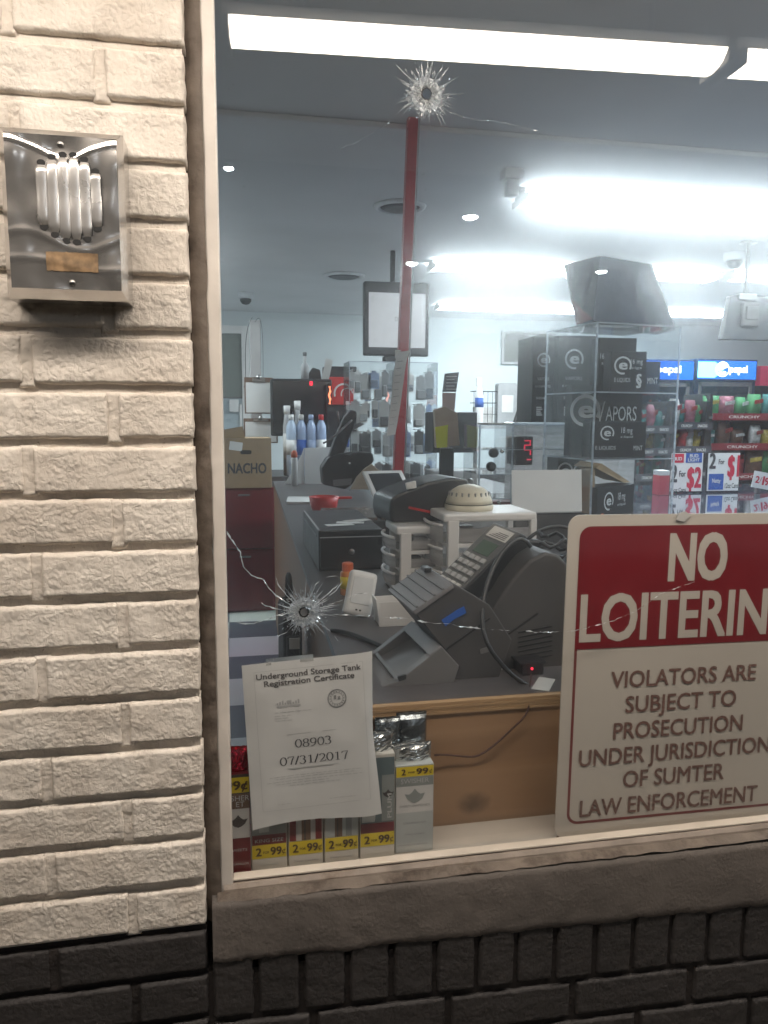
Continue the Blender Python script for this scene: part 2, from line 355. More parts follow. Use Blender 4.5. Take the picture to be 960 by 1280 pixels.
    def text(s, txt, cx, z, h, w=None, y=0.0, bold=0.0, al='c', X=None, shear=0):
        """flat lettering standing in the xz plane, facing -y; h is the height of a capital"""
        global CAPH
        if CAPH is None: CAPH = max(v.y for v in text_geo('H', 0)[0])
        vs, fs = text_geo(txt, 0.0)
        if not vs: return s
        if bold:
            v0, f0 = vs, fs; vs = []; fs = []
            for q, (ax, ay) in enumerate(((0, 0), (-1, -1), (1, 1), (-1, 1), (1, -1))):
                b_ = len(vs); vs += [Vector((v.x + ax * bold, v.y + ay * bold * .6, -.002 * q)) for v in v0]; fs += [tuple(i + b_ for i in f) for f in f0]
        k = h / CAPH; x0 = min(v.x for v in vs); x1 = max(v.x for v in vs)
        kx = (w / (x1 - x0)) if w else k
        ox = {'c': cx - (x0 + x1) / 2 * kx, 'l': cx - x0 * kx, 'r': cx - x1 * kx}[al]
        return s.add([(v.x * kx + ox + shear * v.y * k, y + v.z * .02, v.y * k + z) for v in vs], fs, False, X)
    def build(s, name, mats, parent=None, fix=False):
        me = bpy.data.meshes.new(name); me.from_pydata(s.v, [], s.f)
        mats = mats if isinstance(mats, (list, tuple)) else [mats]
        for m in mats: me.materials.append(m)
        me.polygons.foreach_set('material_index', s.m); me.polygons.foreach_set('use_smooth', s.sm)
        if fix:
            bm = bmesh.new(); bm.from_mesh(me); bmesh.ops.recalc_face_normals(bm, faces=bm.faces[:]); bm.to_mesh(me); bm.free()
        me.update(); o = bpy.data.objects.new(name, me); C.objects.link(o)
        if parent: o.parent = parent
        return o

def thing(name, label, cat, loc=(0, 0, 0), rz=0.0, group=None):
    o = bpy.data.objects.new(name, None); C.objects.link(o); o.empty_display_size = .05
    o.location = loc; o.rotation_euler = (0, 0, math.radians(rz)); o['label'] = label; o['category'] = cat
    if group: o['group'] = group
    return o
def tag(o, label, cat, group=None):
    o['label'] = label; o['category'] = cat
    if group: o['group'] = group
    return o
def struct(o): o['kind'] = 'structure'; return o
def dup(root, loc, rz=None, label=None, group=None):
    r = root.copy(); C.objects.link(r); r.location = loc
    if rz is not None: r.rotation_euler = (0, 0, math.radians(rz))
    if label: r['label'] = label
    if group: r['group'] = group
    for ch in list(root.children):
        c = ch.copy(); C.objects.link(c); c.parent = r
        for g in list(ch.children): d = g.copy(); C.objects.link(d); d.parent = c
    return r
def arc(p0, p1, p2, p3, n=14):
    p0, p1, p2, p3 = map(Vector, (p0, p1, p2, p3)); o = []
    for i in range(n + 1):
        t = i / n; o.append(p0 * (1 - t) ** 3 + p1 * 3 * t * (1 - t) ** 2 + p2 * 3 * t * t * (1 - t) + p3 * t ** 3)
    return o
def serif(m, s_, cx, z, h, w):
    '''old-style lettering drawn with a broad pen: thick uprights, thin horizontals'''
    def el(cx_, cz_, rx, rz, a0=0, a1=360, n=26): return [(cx_ + rx * math.cos(math.radians(a0 + (a1 - a0) * k / n)), cz_ + rz * math.sin(math.radians(a0 + (a1 - a0) * k / n))) for k in range(n + 1)]
    G = {'0': [el(.30, .5, .24, .48)], '8': [el(.30, .74, .19, .23), el(.30, .26, .23, .25)], '9': [el(.29, .68, .22, .30), [(.51, .68), (.50, .45), (.42, .22), (.28, .07), (.10, .0)]],
         '3': [el(.26, .76, .20, .22, 150, -80), el(.25, .28, .24, .27, 85, -150)], '7': [[(.06, .78), (.08, .96), (.54, .96), (.40, .6), (.28, .0)]],
         '1': [[(.12, .84), (.32, .97), (.32, .0)], [(.14, .015), (.50, .015)]], '2': [el(.28, .70, .21, .27, 160, -20) + [(.42, .45), (.25, .22), (.07, .04), (.54, .04), (.57, .18)]], '/': [[(.02, -.05), (.30, 1.0)]]}
    adv = {'/': .34}; tot = sum(adv.get(c, .62) for c in s_); k = w / tot; x = cx - w / 2
    for c in s_:
        for st in G[c]:
            vs = []; fs = []
            for i, p in enumerate(st):
                q0, q1 = st[max(0, i - 1)], st[min(len(st) - 1, i + 1)]; dx, dz = q1[0] - q0[0], q1[1] - q0[1]; L = math.hypot(dx, dz) or 1
                wd = .022 + .034 * abs(dz / L); nx, nz = -dz / L * wd, dx / L * wd
                vs += [(x + (p[0] + nx) * k, 0, z + (p[1] + nz) * h), (x + (p[0] - nx) * k, 0, z + (p[1] - nz) * h)]
            for i in range(len(st) - 1): fs.append((2 * i, 2 * i + 1, 2 * i + 3, 2 * i + 2))
            m.add(vs, fs)
        x += adv.get(c, .62) * k
# ================================================================== SETTING
g = MB(); g.quad((-150, -300, -.15), (150, -300, -.15), (150, .3, -.15), (-150, .3, -.15))
struct(g.build('ground', M('asphalt', (.045, .044, .043), .85, var=.3, bump=1, bs=90)))
g = MB(); g.box(-3, 6, -1.9, -.02, -.149, 0, .01)
struct(g.build('sidewalk', M('sidewalk_concrete', (.26, .24, .21), .8, var=.2, bump=.6, bs=50)))
g = MB(); g.quad((-1.6, .0, .0), (9.5, .0, .0), (9.5, 8.5, .0), (-1.6, 8.5, .0)); struct(g.build('floor', tile_mat()))
g = MB(); g.box(-1.6, 9.5, .16, 8.6, 2.75, 2.85); struct(g.build('ceiling', CEILP))
g = MB(); g.box(-1.7, 9.6, 8.4, 8.55, 0, 2.75); struct(g.build('back_wall', WALLP))
g = MB(); g.box(-1.7, -1.6, .1, 8.4, 0, 2.75); struct(g.build('side_wall', WALLP))
g = MB(); g.box(9.5, 9.6, .1, 8.4, 0, 2.75); struct(g.build('side_wall', WALLP))
g = MB(); g.box(-1.59, 9.49, 2.3, 2.42, 2.725, 2.75, .008); struct(g.build('ceiling_beam', CEILP))

# ------------------------------------------------------------------ brick facade
CP, BH, JT = .0677, .0572, .0098
Z0 = 1.627
def rough_brick(mb, x0, x1, z0, z1, dense, seed, tilt=0.0, face=0.0, wob=.0011):
    L, H = x1 - x0, z1 - z0
    st = .0026 if dense else .012
    nx, nz = max(4, int(L / st)), max(3, int(H / st)); vs = []; fs = []
    sx, sz = random.uniform(-.001, .001), random.uniform(-.0012, .0012)
    off = random.uniform(-.0012, .0012)
    for j in range(nz + 1):
        for i in range(nx + 1):
            u, v = i / nx * L, j / nz * H
            n1 = noise.noise(Vector(((x0 + u) * 45, seed * 3.1, (z0 + v) * 45)))
            e = min(u, L - u, v, H - v); rad = .0032 * (1 + .8 * n1)
            t = max(0, 1 - e / max(.001, rad)); dy = .006 * t * t
            p = Vector(((x0 + u) * 150, seed, (z0 + v) * 190))
            dy += wob * .7 * noise.noise(p) * (.5 + abs(n1) * 2) + wob * 1.2 * noise.noise(p * .28)
            jx = noise.noise(Vector(((z0 + v) * 70, seed * 7, x0 + u))) * .0016 if (i in (0, nx)) else 0
            jz = noise.noise(Vector(((x0 + u) * 70, seed * 5, z0 + v))) * .0018 if (j in (0, nz)) else 0
            X = x0 + u + sx + jx; vs.append((X, face + off + dy, z0 + v + sz + jz + tilt * X))
    for j in range(nz):
        for i in range(nx):
            a = j * (nx + 1) + i; fs.append((a, a + 1, a + nx + 2, a + nx + 1))
    b = len(vs); loop = [i for i in range(nx + 1)] + [j * (nx + 1) + nx for j in range(1, nz + 1)] + \
        [nz * (nx + 1) + i for i in range(nx - 1, -1, -1)] + [j * (nx + 1) for j in range(nz - 1, 0, -1)]
    for k in loop: v = vs[k]; vs.append((v[0], face + .055 if v[0] > -.004 else face + .03, v[2]))
    n = len(loop)
    for k in range(n): fs.append((loop[k], b + k, b + (k + 1) % n, loop[(k + 1) % n]))
    mb.add(vs, fs, True)

wall = thing('brick_wall', 'cream painted brick wall with a dark painted base, framing the shop window', 'wall', (0, 0, 0))
wb, wm, db, dm = MB(), MB(), MB(), MB()
for k in range(-12, 25):
    zb = Z0 - k * CP; white = k <= 12
    right = 0.0
    xs = []; x = right
    first = .194 if k % 2 else .0925
    while x > -1.0:
        L = first if x == right else .194
        L += random.uniform(-.003, .003); xs.append((x - L, x)); x -= L + JT
    for (a, b) in xs:
        dense = a > -.42 and -7 < k < 17
        rough_brick(wb if white else db, a, b, zb, zb + BH, dense, random.random() * 100)
        # head joint, tooled nearly flush
        rough_brick(wm if white else dm, a - JT - .006, a + .006, zb - .006, zb + BH + .002, dense, random.random() * 100, 0, .0042, .0016)
# dark base below the window
tilt = -.033
x = .0075; k = 0
while x < 2.7:
    wdt = .0580 + random.uniform(-.002, .002)
    rough_brick(db, x, x + wdt, .669, .669 + .098, x < 1.1, random.random() * 100, tilt); x += wdt + .0072
for c in range(9):
    z1 = .669 - .0105 - c * CP; x = .0075 - (.1 if c % 2 == 0 else 0.0) + (.0 if c % 2 else 0)
    x = .0075; first = [.136, .036][c % 2] if c % 2 == 0 else .045
    while x < 2.7:
        L = (first if x == .0075 else .194); rough_brick(db, x, x + L, z1 - BH, z1, x < 1.1 and c < 2, random.random() * 100, tilt); x += L + .0105
wm.box(-1.05, -.002, .0088, .05, Z0 - 12 * CP - .004, Z0 + 12 * CP + .06)
dm.box(-1.05, 0.0, .0085, .05, -.1, Z0 - 12 * CP - .004)
dm.box(0.0, 2.7, .0065, .05, -.1, .735)
wb.build('cream_brickwork', WHITE_BRICK, wall); wm.build('cream_mortar', WHITE_MORTAR, wall)
db.build('dark_brickwork', DARK_BRICK, wall); dm.build('dark_mortar', DARK_MORTAR, wall)
bk = MB(); bk.box(-1.6, 0.012, .052, .155, -.1, 2.75); bk.box(.012, 2.7, .052, .15, -.1, .80); bk.box(2.7, 9.5, .052, .155, -.1, 2.75)
bk.box(.012, 2.7, .052, .15, 2.52, 2.75)
bk.build('wall_core', CONCRETE, wall)

# rough concrete apron under the window
ap = MB(); nx = 260; prof = []
vs = []; fs = []; rows = 12
for i in range(nx + 1):
    X = .008 + 2.69 * (i / nx) ** 1.6
    zb = .753 - .030 * X + .0035 * noise.noise(Vector((X * 60, 3, 0))) + .004 * noise.noise(Vector((X * 17, 8, 0)))
    zt = .840 - .006 * X + .0015 * noise.noise(Vector((X * 25, 1, 0)))
    for j in range(rows + 1):
        t = j / rows; z = zb + (zt - zb) * t
        y = -.004 + .007 * t * t + .0018 * noise.noise(Vector((X * 40, z * 40, 5))) + .001 * noise.noise(Vector((X * 140, z * 140, 5)))
        if j == 0: y += .006
        vs.append((X, y, z))
    vs.append((X, .052, zt + .004))
R = rows + 2
for i in range(nx):
    for j in range(R - 1): a = i * R + j; fs.append((a, a + R, a + R + 1, a + 1))
ap.add(vs, fs, True)
tag(ap.build('concrete_apron', CONCRETE), 'rough brown concrete strip between the window frame and the dark bricks', 'window ledge')

# ------------------------------------------------------------------ storefront window
win = thing('storefront_window', 'large shop window with cream frame and two bullet holes in its dusty glass', 'window', (.04, .05, .85))
wo = Matrix.Translation((-.04, -.05, -.85))
fr = MB(); fr.X = wo
fr.box(.0195, .0375, .026, .075, .842, 2.5, .0025)
fr.box(2.6, 2.66, .026, .075, .842, 2.5, .0025); fr.box(.0195, 2.66, .0265, .075, 2.46, 2.52, .0025)
frame = fr.build('frame', CREAM, win)
rl = MB(); rl.X = wo
nseg = 60
vs = []; fs = []
for i in range(nseg + 1):
    X = .024 + 2.6 * i / nseg; wv = .0012 * noise.noise(Vector((X * 30, 0, 2)))
    for (y, z) in ((.020 + wv, .832), (.022 + wv, .849), (.0262, .8545), (.049, .8565), (.049, .83)): vs.append((X, y, z + .0015 * X))
for i in range(nseg):
    for j in range(4): a = i * 5 + j; fs.append((a, a + 5, a + 6, a + 1))
rl.add(vs, fs, False)
rl.build('bottom_rail', RAIL, win)
st = MB(); st.X = wo; st.box(.0378, 2.6, .0275, .0445, .857, .8605, .001)
st.build('glazing_bead', LEDGE, win)
# smeared caulk between brick and frame, and along the bottom
ck = MB(); ck.X = wo; vs = []; fs = []; n = 240
for i in range(n + 1):
    z = .80 + 1.55 * i / n
    for j, t in enumerate((0, .25, .5, .75, 1)):
        X = -.002 + .0225 * t + .0016 * noise.noise(Vector((z * 22, j * 3, 0))) * (1 if j < 4 else 1.2)
        y = .034 - .010 * t + .004 * math.sin(t * PI) * -1 + .0035 * noise.noise(Vector((z * 35, j * 2.2, 9)))
        vs.append((X, y, z))
for i in range(n):
    for j in range(4): a = i * 5 + j; fs.append((a, a + 1, a + 6, a + 5))
ck.add(vs, fs, True)
vs = []; fs = []
for i in range(n + 1):
    X = .015 + 2.6 * (i / n) ** 1.4
    for j, t in enumerate((0, .33, .66, 1)):
        vs.append((X, .006 + .018 * t + .003 * noise.noise(Vector((X * 40, j * 3, 4))), .8405 + .007 * t + .003 * noise.noise(Vector((X * 30, j * 3, 1)))))
for i in range(n):
    for j in range(3): a = i * 4 + j; fs.append((a, a + 4, a + 5, a + 1))
ck.add(vs, fs, True)
ck.build('caulk', CAULK, win)
ld = MB(); ld.X = wo; ld.box(.016, 2.68, .0502, .156, .815, .835, .0015)
ld.build('sill', LEDGE, win)

# glass with two real holes
GY = .05
HOLES = [at(533, 118, GY), at(380, 765, GY)]
bm = bmesh.new(); rim = [(.03, .84), (2.62, .84), (2.62, 2.5), (.03, 2.5)]
def loop(pts):
    vv = [bm.verts.new((p[0], GY, p[1])) for p in pts]
    for i in range(len(vv)): bm.edges.new((vv[i], vv[(i + 1) % len(vv)]))
loop(rim); hole_pts = []
for hi, h in enumerate(HOLES):
    rr = [.0085, .0072][hi]
    pts = [(h.x + rr * (1 + .22 * noise.noise(Vector((a, hi * 7, 0)))) * math.cos(a / 16 * 2 * PI), h.z + rr * (1.1 + .22 * noise.noise(Vector((a * .9, hi * 7, 2)))) * math.sin(a / 16 * 2 * PI)) for a in range(16)]
    hole_pts.append(pts); loop(pts[::-1])
bmesh.ops.triangle_fill(bm, use_beauty=True, edges=bm.edges[:])
# drop triangles inside the holes
kill = [f for f in bm.faces if any((f.calc_center_median() - h).length < .006 for h in HOLES) and f.calc_area() < 3e-4 and all(any((v.co - h).length < .012 for h in HOLES) for v in f.verts)]
bmesh.ops.delete(bm, geom=kill, context='FACES')
gb = MB(); gb.X = wo; gb.bmadd(bm)
GLASS = thin_clear('dusty_window_glass', (.97, .98, .98), .016, (.75, .76, .78), 2.0, .0, smear_bloom=(.042, .12))
glass = gb.build('glass', GLASS, win)
CONE = M('dark_glass_cone', (.05, .05, .05), .2, var=.3)
FROST = thin_clear('frosted_crater', (.9, .92, .94), .45, (.8, .83, .86), 2.0, .2)
for hi, h in enumerate(HOLES):
    big = [1.0, 1.0][hi]; rnd = random.Random(5 + hi)
    b = MB(); b.X = wo
    # conical wall of the hole
    b.mi = 1; pts = hole_pts[hi]; n = len(pts)
    inn = [(h.x + (p[0] - h.x) * .74, GY - .0015, h.z + (p[1] - h.z) * .74) for p in pts]
    out = [(h.x + (p[0] - h.x) * 1.5, GY + .0065, h.z + (p[1] - h.z) * 1.5) for p in pts]
    b.add(inn + out, [(i, (i + 1) % n, n + (i + 1) % n, n + i) for i in range(n)])
    # crushed ring: hundreds of thin tilted flakes
    b.mi = 0
    for q in range(1100):
        a = rnd.uniform(0, 2 * PI); r = .0085 + abs(rnd.gauss(0, .0105)) * big
        if r > .042: continue
        l = rnd.uniform(.0012, .0060); wd = rnd.uniform(.0003, .0011) * (1 if r > .02 else 1.5)
        ca, sa = math.cos(a), math.sin(a); aa = a + rnd.gauss(0, .28) + (PI / 2 if rnd.random() < .18 else 0)
        cx, cz = h.x + r * ca, h.z + r * sa; dx, dz = math.cos(aa) * l / 2, math.sin(aa) * l / 2; nx_, nz_ = -math.sin(aa) * wd / 2, math.cos(aa) * wd / 2
        y = GY - .001 - rnd.random() * .002; ty = rnd.gauss(0, .0016)
        b.add([(cx - dx, y, cz - dz), (cx + nx_, y + ty, cz + nz_), (cx + dx, y - ty, cz + dz), (cx - nx_, y - ty * .5, cz - nz_)], [(0, 1, 2, 3)])
    for q in range(70):                      # long fine spokes
        a = rnd.uniform(0, 2 * PI); r0 = rnd.uniform(.012, .026); r1 = r0 + rnd.uniform(.008, .034) * big
        wd = rnd.uniform(.00014, .00042); ca, sa = math.cos(a), math.sin(a); bend = rnd.gauss(0, .035)
        m_ = (r0 + r1) / 2; cb, sb = math.cos(a + bend * .3), math.sin(a + bend * .3)
        b.add([(h.x + r0 * ca - sa * wd, GY - .0012, h.z + r0 * sa + ca * wd), (h.x + r0 * ca + sa * wd, GY - .0012, h.z + r0 * sa - ca * wd),
               (h.x + m_ * cb + sb * wd * .8, GY - .0016, h.z + m_ * sb - cb * wd * .8), (h.x + r1 * math.cos(a + bend), GY - .0012, h.z + r1 * math.sin(a + bend)), (h.x + m_ * cb - sb * wd * .8, GY - .0016, h.z + m_ * sb + cb * wd * .8)],
              [(0, 1, 2, 3, 4)])
    b.mi = 2; vs = []; fs = []; n = 40
    for k in range(n):
        a = 2 * PI * k / n
        for j in range(5):
            r = .0078 + (.0135 + .004 * noise.noise(Vector((math.cos(a) * 2, math.sin(a) * 2, hi * 9)))) * j / 4
            vs.append((h.x + r * math.cos(a), GY - .0008 + .0007 * noise.noise(Vector((r * 900, a * 6, hi))), h.z + r * math.sin(a)))
    for k in range(n):
        for j in range(4): fs.append((k * 5 + j, k * 5 + j + 1, ((k + 1) % n) * 5 + j + 1, ((k + 1) % n) * 5 + j))
    b.add(vs, fs)
    bh = b.build('bullet_hole', [SHARD, CONE, FROST], glass)
    bh['label'] = ['bullet hole with a white crushed ring high in the glass', 'bullet hole with long curling cracks low in the glass'][hi]
def crack(pxs, wmax, seed, dots=False):
    rnd = random.Random(seed); P = [at(x, y, GY) for x, y in pxs]; pts = []
    for i in range(len(P) - 1):
        m = max(2, int((P[i + 1] - P[i]).length / .004))
        for k in range(m):
            p = P[i].lerp(P[i + 1], k / m); p.z += rnd.gauss(0, .0004); p.x += rnd.gauss(0, .0003); pts.append(p)
    pts.append(P[-1]); vs = []; fs = []
    for i, p in enumerate(pts):
        d = (pts[min(i + 1, len(pts) - 1)] - pts[max(0, i - 1)]).normalized(); nn = Vector((-d.z, 0, d.x))
        wv = wmax * (.25 + abs(noise.noise(Vector((i * .35, seed, 0)))) * 1.8)
        if dots: wv *= 1.7 if noise.noise(Vector((i * .22, seed, 4))) > .1 else .3
        if i in (0, len(pts) - 1): wv *= .2
        ty = rnd.gauss(0, .0006)
        vs += [p + nn * wv + Vector((0, -.0012 + ty, 0)), p - nn * wv + Vector((0, -.0012 - ty, 0))]
    for i in range(len(pts) - 1): fs.append((2 * i, 2 * i + 1, 2 * i + 3, 2 * i + 2))
    b = MB(); b.X = wo; b.add(vs, fs); return b.build('crack', CRACKM, glass)
crack([(283, 664), (291, 676), (300, 690), (304, 708), (314, 719), (330, 725), (336, 735), (345, 744), (360, 754), (372, 762)], .0011, 1)
crack([(289, 777), (303, 779), (318, 779), (330, 775), (345, 769), (368, 765)], .0010, 2)
crack([(326, 753), (332, 757), (345, 761), (368, 764)], .0011, 3)
crack([(343, 717), (348, 731), (358, 744), (372, 758)], .0008, 4)
crack([(392, 758), (402, 749), (413, 739), (422, 731)], .0009, 5)
crack([(390, 735), (400, 725), (412, 720), (422, 720), (428, 727), (420, 738), (398, 755)], .0005, 6)
crack([(395, 762), (412, 755), (430, 749), (447, 742), (460, 741)], .0006, 7)
crack([(393, 768), (425, 768), (470, 770), (490, 772), (515, 773), (528, 777), (545, 779), (560, 779), (575, 783), (605, 786), (640, 788), (675, 790), (715, 789), (740, 783), (765, 776), (790, 766), (812, 752), (825, 742), (845, 735), (868, 727)], .0008, 8, True)
crack([(398, 775), (412, 788), (424, 802)], .0004, 9)
crack([(370, 778), (358, 790), (347, 795)], .0004, 10)
crack([(497, 147), (470, 164), (445, 178), (424, 187)], .0003, 11, True)
crack([(560, 140), (590, 150), (620, 152), (650, 158), (676, 166)], .0002, 12, True)

# ------------------------------------------------------------------ alarm bell box on the bricks
AX, AZ = -.134, 1.748
al = thing('alarm_box', 'dented polished steel alarm box with six louvres on the cream brick wall', 'alarm box', (AX, -.006, AZ))
b = MB(); vs = []; fs = []; NX, NZ = 70, 96
fx0, fx1, fz0, fz1 = -.0595, .060, -.084, .084
def fsh(x, z):
    d = .0022 * noise.noise(Vector((x * 22, z * 26, 1))) + .0016 * noise.noise(Vector((x * 48, z * 30, 6)))
    d += -.0016 * math.exp(-((x + .0005) ** 2 + (z - .0745) ** 2) / .00016) - .0012 * math.exp(-((x - .0055) ** 2 + (z + .0765) ** 2) / .00016)
    d += .0022 * math.exp(-((x - .007) ** 2 + (z - .017) ** 2) / .0016)
    zc = .078 - .019 * (max(0, x + .0595) / .055) ** 1.5 if x < -.004 else (.078 - .019 * (max(0, .06 - x) / .048) ** 1.5 if x > .012 else 9)
    d += .0011 * math.exp(-((z - zc) / .0022) ** 2)
    zw = -.030 - .010 * math.sin(x * 50 + .6); d += .0010 * math.exp(-((z - zw) / .0045) ** 2) + .0008 * math.exp(-((z + .056 + .006 * math.sin(x * 38)) / .004) ** 2)
    return -.052 - d
for j in range(NZ + 1):
    for i in range(NX + 1):
        x = fx0 + (fx1 - fx0) * i / NX; z = fz0 + (fz1 - fz0) * j / NZ; vs.append((x, fsh(x, z), z))
for j in range(NZ):
    for i in range(NX): a = j * (NX + 1) + i; fs.append((a, a + 1, a + NX + 2, a + NX + 1))
b.add(vs, fs, True)
rings = [[(fx0, fz0), (fx1, fz0), (fx1, fz1), (fx0, fz1)], [(-.068, -.094), (.0655, -.094), (.0655, .094), (-.068, .094)]]
ys = [(-.052,), (-.030,), (.010,)]
A = [(x, -.0518, z) for x, z in rings[0]]; B_ = [(x, -.036, z) for x, z in rings[1]]; Cc = [(x, .010, z) for x, z in rings[1]]
def ring_strip(P, Q, sub=14):
    vs = []; fs = []
    for e in range(4):
        for s_ in range(sub + 1):
            t = s_ / sub
            for ring_ in (P, Q):
                p = Vector(ring_[e]).lerp(Vector(ring_[(e + 1) % 4]), t); p += Vector((noise.noise(p * 40) * .0008, noise.noise(p * 33) * .0012, noise.noise(p * 37) * .0008)) if 0 < s_ < sub else Vector()
                vs.append(p)
    for e in range(4):
        o_ = e * (sub + 1) * 2
        for s_ in range(sub): a = o_ + s_ * 2; fs.append((a, a + 1, a + 3, a + 2))
    return vs, fs
b.add(*ring_strip(A, B_), False); b.add(*ring_strip(B_, Cc), False)
b.build('cover', STEEL, al)
lv = [(-.0215, .052, .015), (-.0100, .059, .023), (.0015, .062, .029), (.0130, .062, .030), (.0245, .058, .026), (.0360, .046, .014)]
for i, (x, zt, zb) in enumerate(lv):
    l = MB(); vs = []; fs = []; n = 26; m = 9; zt += .001; zb += .001
    for k in range(n + 1):
        t = k / n; z = -zb + (zt + zb) * t; rise = min(1, math.sin(min(t, 1 - t) / .13 * PI / 2) if min(t, 1 - t) < .13 else 1)
        for q in range(m + 1):
            a = PI * q / m; yy = fsh(x, z) + .0012 - rise * .0050 * math.sin(a) ** .4
            vs.append((x - math.cos(a) * .0060 * (.5 + .6 * rise), yy, z))
    for k in range(n):
        for q in range(m): a = k * (m + 1) + q; fs.append((a, a + 1, a + m + 2, a + m + 1))
    l.add(vs, fs, True); l.mi = 1
    l.box(x + .0056, x + .0064, -.0535 - .0015, -.045, -zb + .004, zt - .004)
    for zz, sgn in ((zt, 1), (-zb, -1)): l.add([(x + .0046 * math.cos(q * PI / 8) * (1 if q < 16 else 1), fsh(x, zz) - .0006, zz + sgn * (.0005) + .0034 * math.sin(q * PI / 8)) for q in range(16)], [tuple(range(16))])
    l.build('louvre', [LOUVRE, BLACK_M], al)
for (x, z) in ((-.0005, .0745), (.0055, -.0765)):
    s = MB(); s.X = T(x, fsh(x, z), z) @ RX(90); s.lathe([(.0036, -.001), (.0036, .0006), (.0026, .0018), (.0006, .0021)], n=16)
    s.mi = 1; s.box(-.0026, .0026, -.0005, .0005, .0017, .0024); s.build('screw', [STEEL_D, BLACK_M], al)
p = MB(); vs = []; fs = []
for i in range(21):
    for j in range(9):
        x = -.021 + .056 * i / 20 + .0012 * noise.noise(Vector((i, j, 3))); z = -.064 + .021 * j / 8 + (.001 * noise.noise(Vector((i * .8, j, 9))) if j in (0, 8) else 0)
        vs.append((x, fsh(x, z) - .0006, z))
for i in range(20):
    for j in range(8): a = i * 9 + j; fs.append((a, a + 9, a + 10, a + 1))
p.add(vs, fs, True)
p.build('label_residue', M('dry_tan_glue', (.25, .16, .085), .75, var=.5, vs=90), al)

# ------------------------------------------------------------------ soffit, outdoor strips, forecourt lamps
sf = MB(); sf.box(-3, 6, -2.4, .0, 2.62, 2.74); tag(sf.build('entrance_soffit', SOFFIT), 'pale soffit over the pavement in front of the shop window', 'soffit')
def strip(name, label, x0, x1, y, z, wd, mat, grp, drop=.065, rod=0):
    t = thing(name, label, 'light fitting', ((x0 + x1) / 2, y, z), 0, grp); L = (x1 - x0) / 2
    h = MB(); h.box(-L, L, -wd * .33, wd * .33, drop - .03, drop, .004); h.box(-L, -L + .014, -wd / 2, wd / 2, -.002, drop - .03, .003); h.box(L - .014, L, -wd / 2, wd / 2, -.002, drop - .03, .003)
    h.build('housing', WHITE_P, t)
    if rod:
        for xr in (-L * .7, L * .7): r_ = MB(); r_.cyl((xr, 0, drop), (xr, 0, drop + rod), .006); r_.build('hanger', STEEL_D, t)
    d = MB(); n = 10; prof = [(-wd / 2 + .002 + (wd - .004) * k / n, (drop - .032) * (1 - math.sin(PI * k / n) ** .55)) for k in range(n + 1)]
    d.prism([(p[0], p[1]) for p in prof], -L + .015, L - .015, X=RZ(90)); d.build('diffuser', mat, t)
    return t
for x0 in (-1.03, .045, 1.098):
    t = strip('outdoor_strip_light', 'warm fluorescent strip light under the soffit, mirrored along the top of the window', x0, x0 + 1.042, -.487 + .076 * (x0 - .045), 2.250, .118, LAMPMAT_OUT, 'strip lights under the soffit', .06, 2.62 - 2.325)
    t.rotation_euler = (0, 0, .076)
# forecourt lamps: each stands where its mirror image shows in the glass
for (px_, py_) in ((588, 272), (742, 277), (905, 286), (515, 330), (752, 340), (286, 211)):
    q = atz(px_, py_, 4.6)
    k_ = .45 if px_ == 286 else .8
    t = thing('forecourt_lamp', 'round white lamp of the forecourt, seen as a bright dot mirrored in the window', 'lamp', (q.x, 2 * GY - q.y, 4.6), 0, 'forecourt lamps')
    t.scale = (k_ * .8,) * 3
    m = MB(); m.lathe([(.17, .02), (.20, .02), (.22, .12), (.10, .2)], n=20); m.build('lamp_shade', WHITE_P, t)
    m = MB(); m.lathe([(.02, -.05), (.10, -.04), (.17, 0), (.17, .018)], n=20); m.build('lens', CANLAMP, t)
# ================================================================== INSIDE: lamps and ceiling fittings
def span(x0, y0, x1, y1, Y):
    a = at(x0, y1, Y); b = at(x1, y0, Y); return (a.x + b.x) / 2, a.z, abs(b.x - a.x), b.z - a.z
G_IN = 'fluorescent strips on the shop ceiling'
for (x0, x1, y, lab) in ((1.62, 3.4, 3.12, 'nearest white ceiling strip light, the big glare at the upper right'), (3.46, 5.2, 3.12, 'nearest white ceiling strip light, the big glare at the upper right'),
                         (1.62, 2.84, 5.05, 'middle white ceiling strip light, left of the dark carton on the acrylic case'), (2.95, 4.1, 5.05, 'middle white ceiling strip light, right behind the dark carton on the acrylic case'),
                         (4.2, 5.4, 4.95, 'short white ceiling strip light beside the pole of the hanging monitor'),
                         (-1.35, -.2, 5.05, 'added ceiling strip light brightening the clerk side, unseen, left of the window view'), (2.3, 3.5, .7, 'added ceiling strip light just inside the window, unseen, above the view'),  # two unseen strips added: one brightens the clerk floor, one the window-facing fronts
                         (2.25, 3.95, 7.2, 'farthest white ceiling strip light, long and low over the television'), (4.4, 5.65, 7.15, 'farthest white ceiling strip light, low above the drinks cooler')):
    strip('ceiling_strip_light', lab, x0, x1, y, 2.68, .24, LAMPMAT_IN, G_IN)
WHITE_C = M('ceiling_white', (.62, .64, .66), .5)
for nm, lab, p, r in (('ceiling_speaker', 'round recessed ceiling speaker half hidden by the red pole', (500, 257), .125), ('ceiling_vent', 'flat round ceiling vent left of the television top', (430, 344), .15)):
    q = atz(*p, 2.75); t = thing(nm, lab, 'vent' if 'vent' in nm else 'speaker', (q.x, q.y, 2.748))
    m = MB(); m.lathe([(r * 1.25, 0), (r * 1.2, -.012), (r, -.018), (r * .95, -.006)], n=32); m.build('rim', WHITE_C, t)
    m = MB(); m.lathe([(r * .93, -.008), (r * .7, -.022), (r * .3, -.012)], n=32); m.build('grille', M('grille_dark', (.07, .075, .08), .6), t)
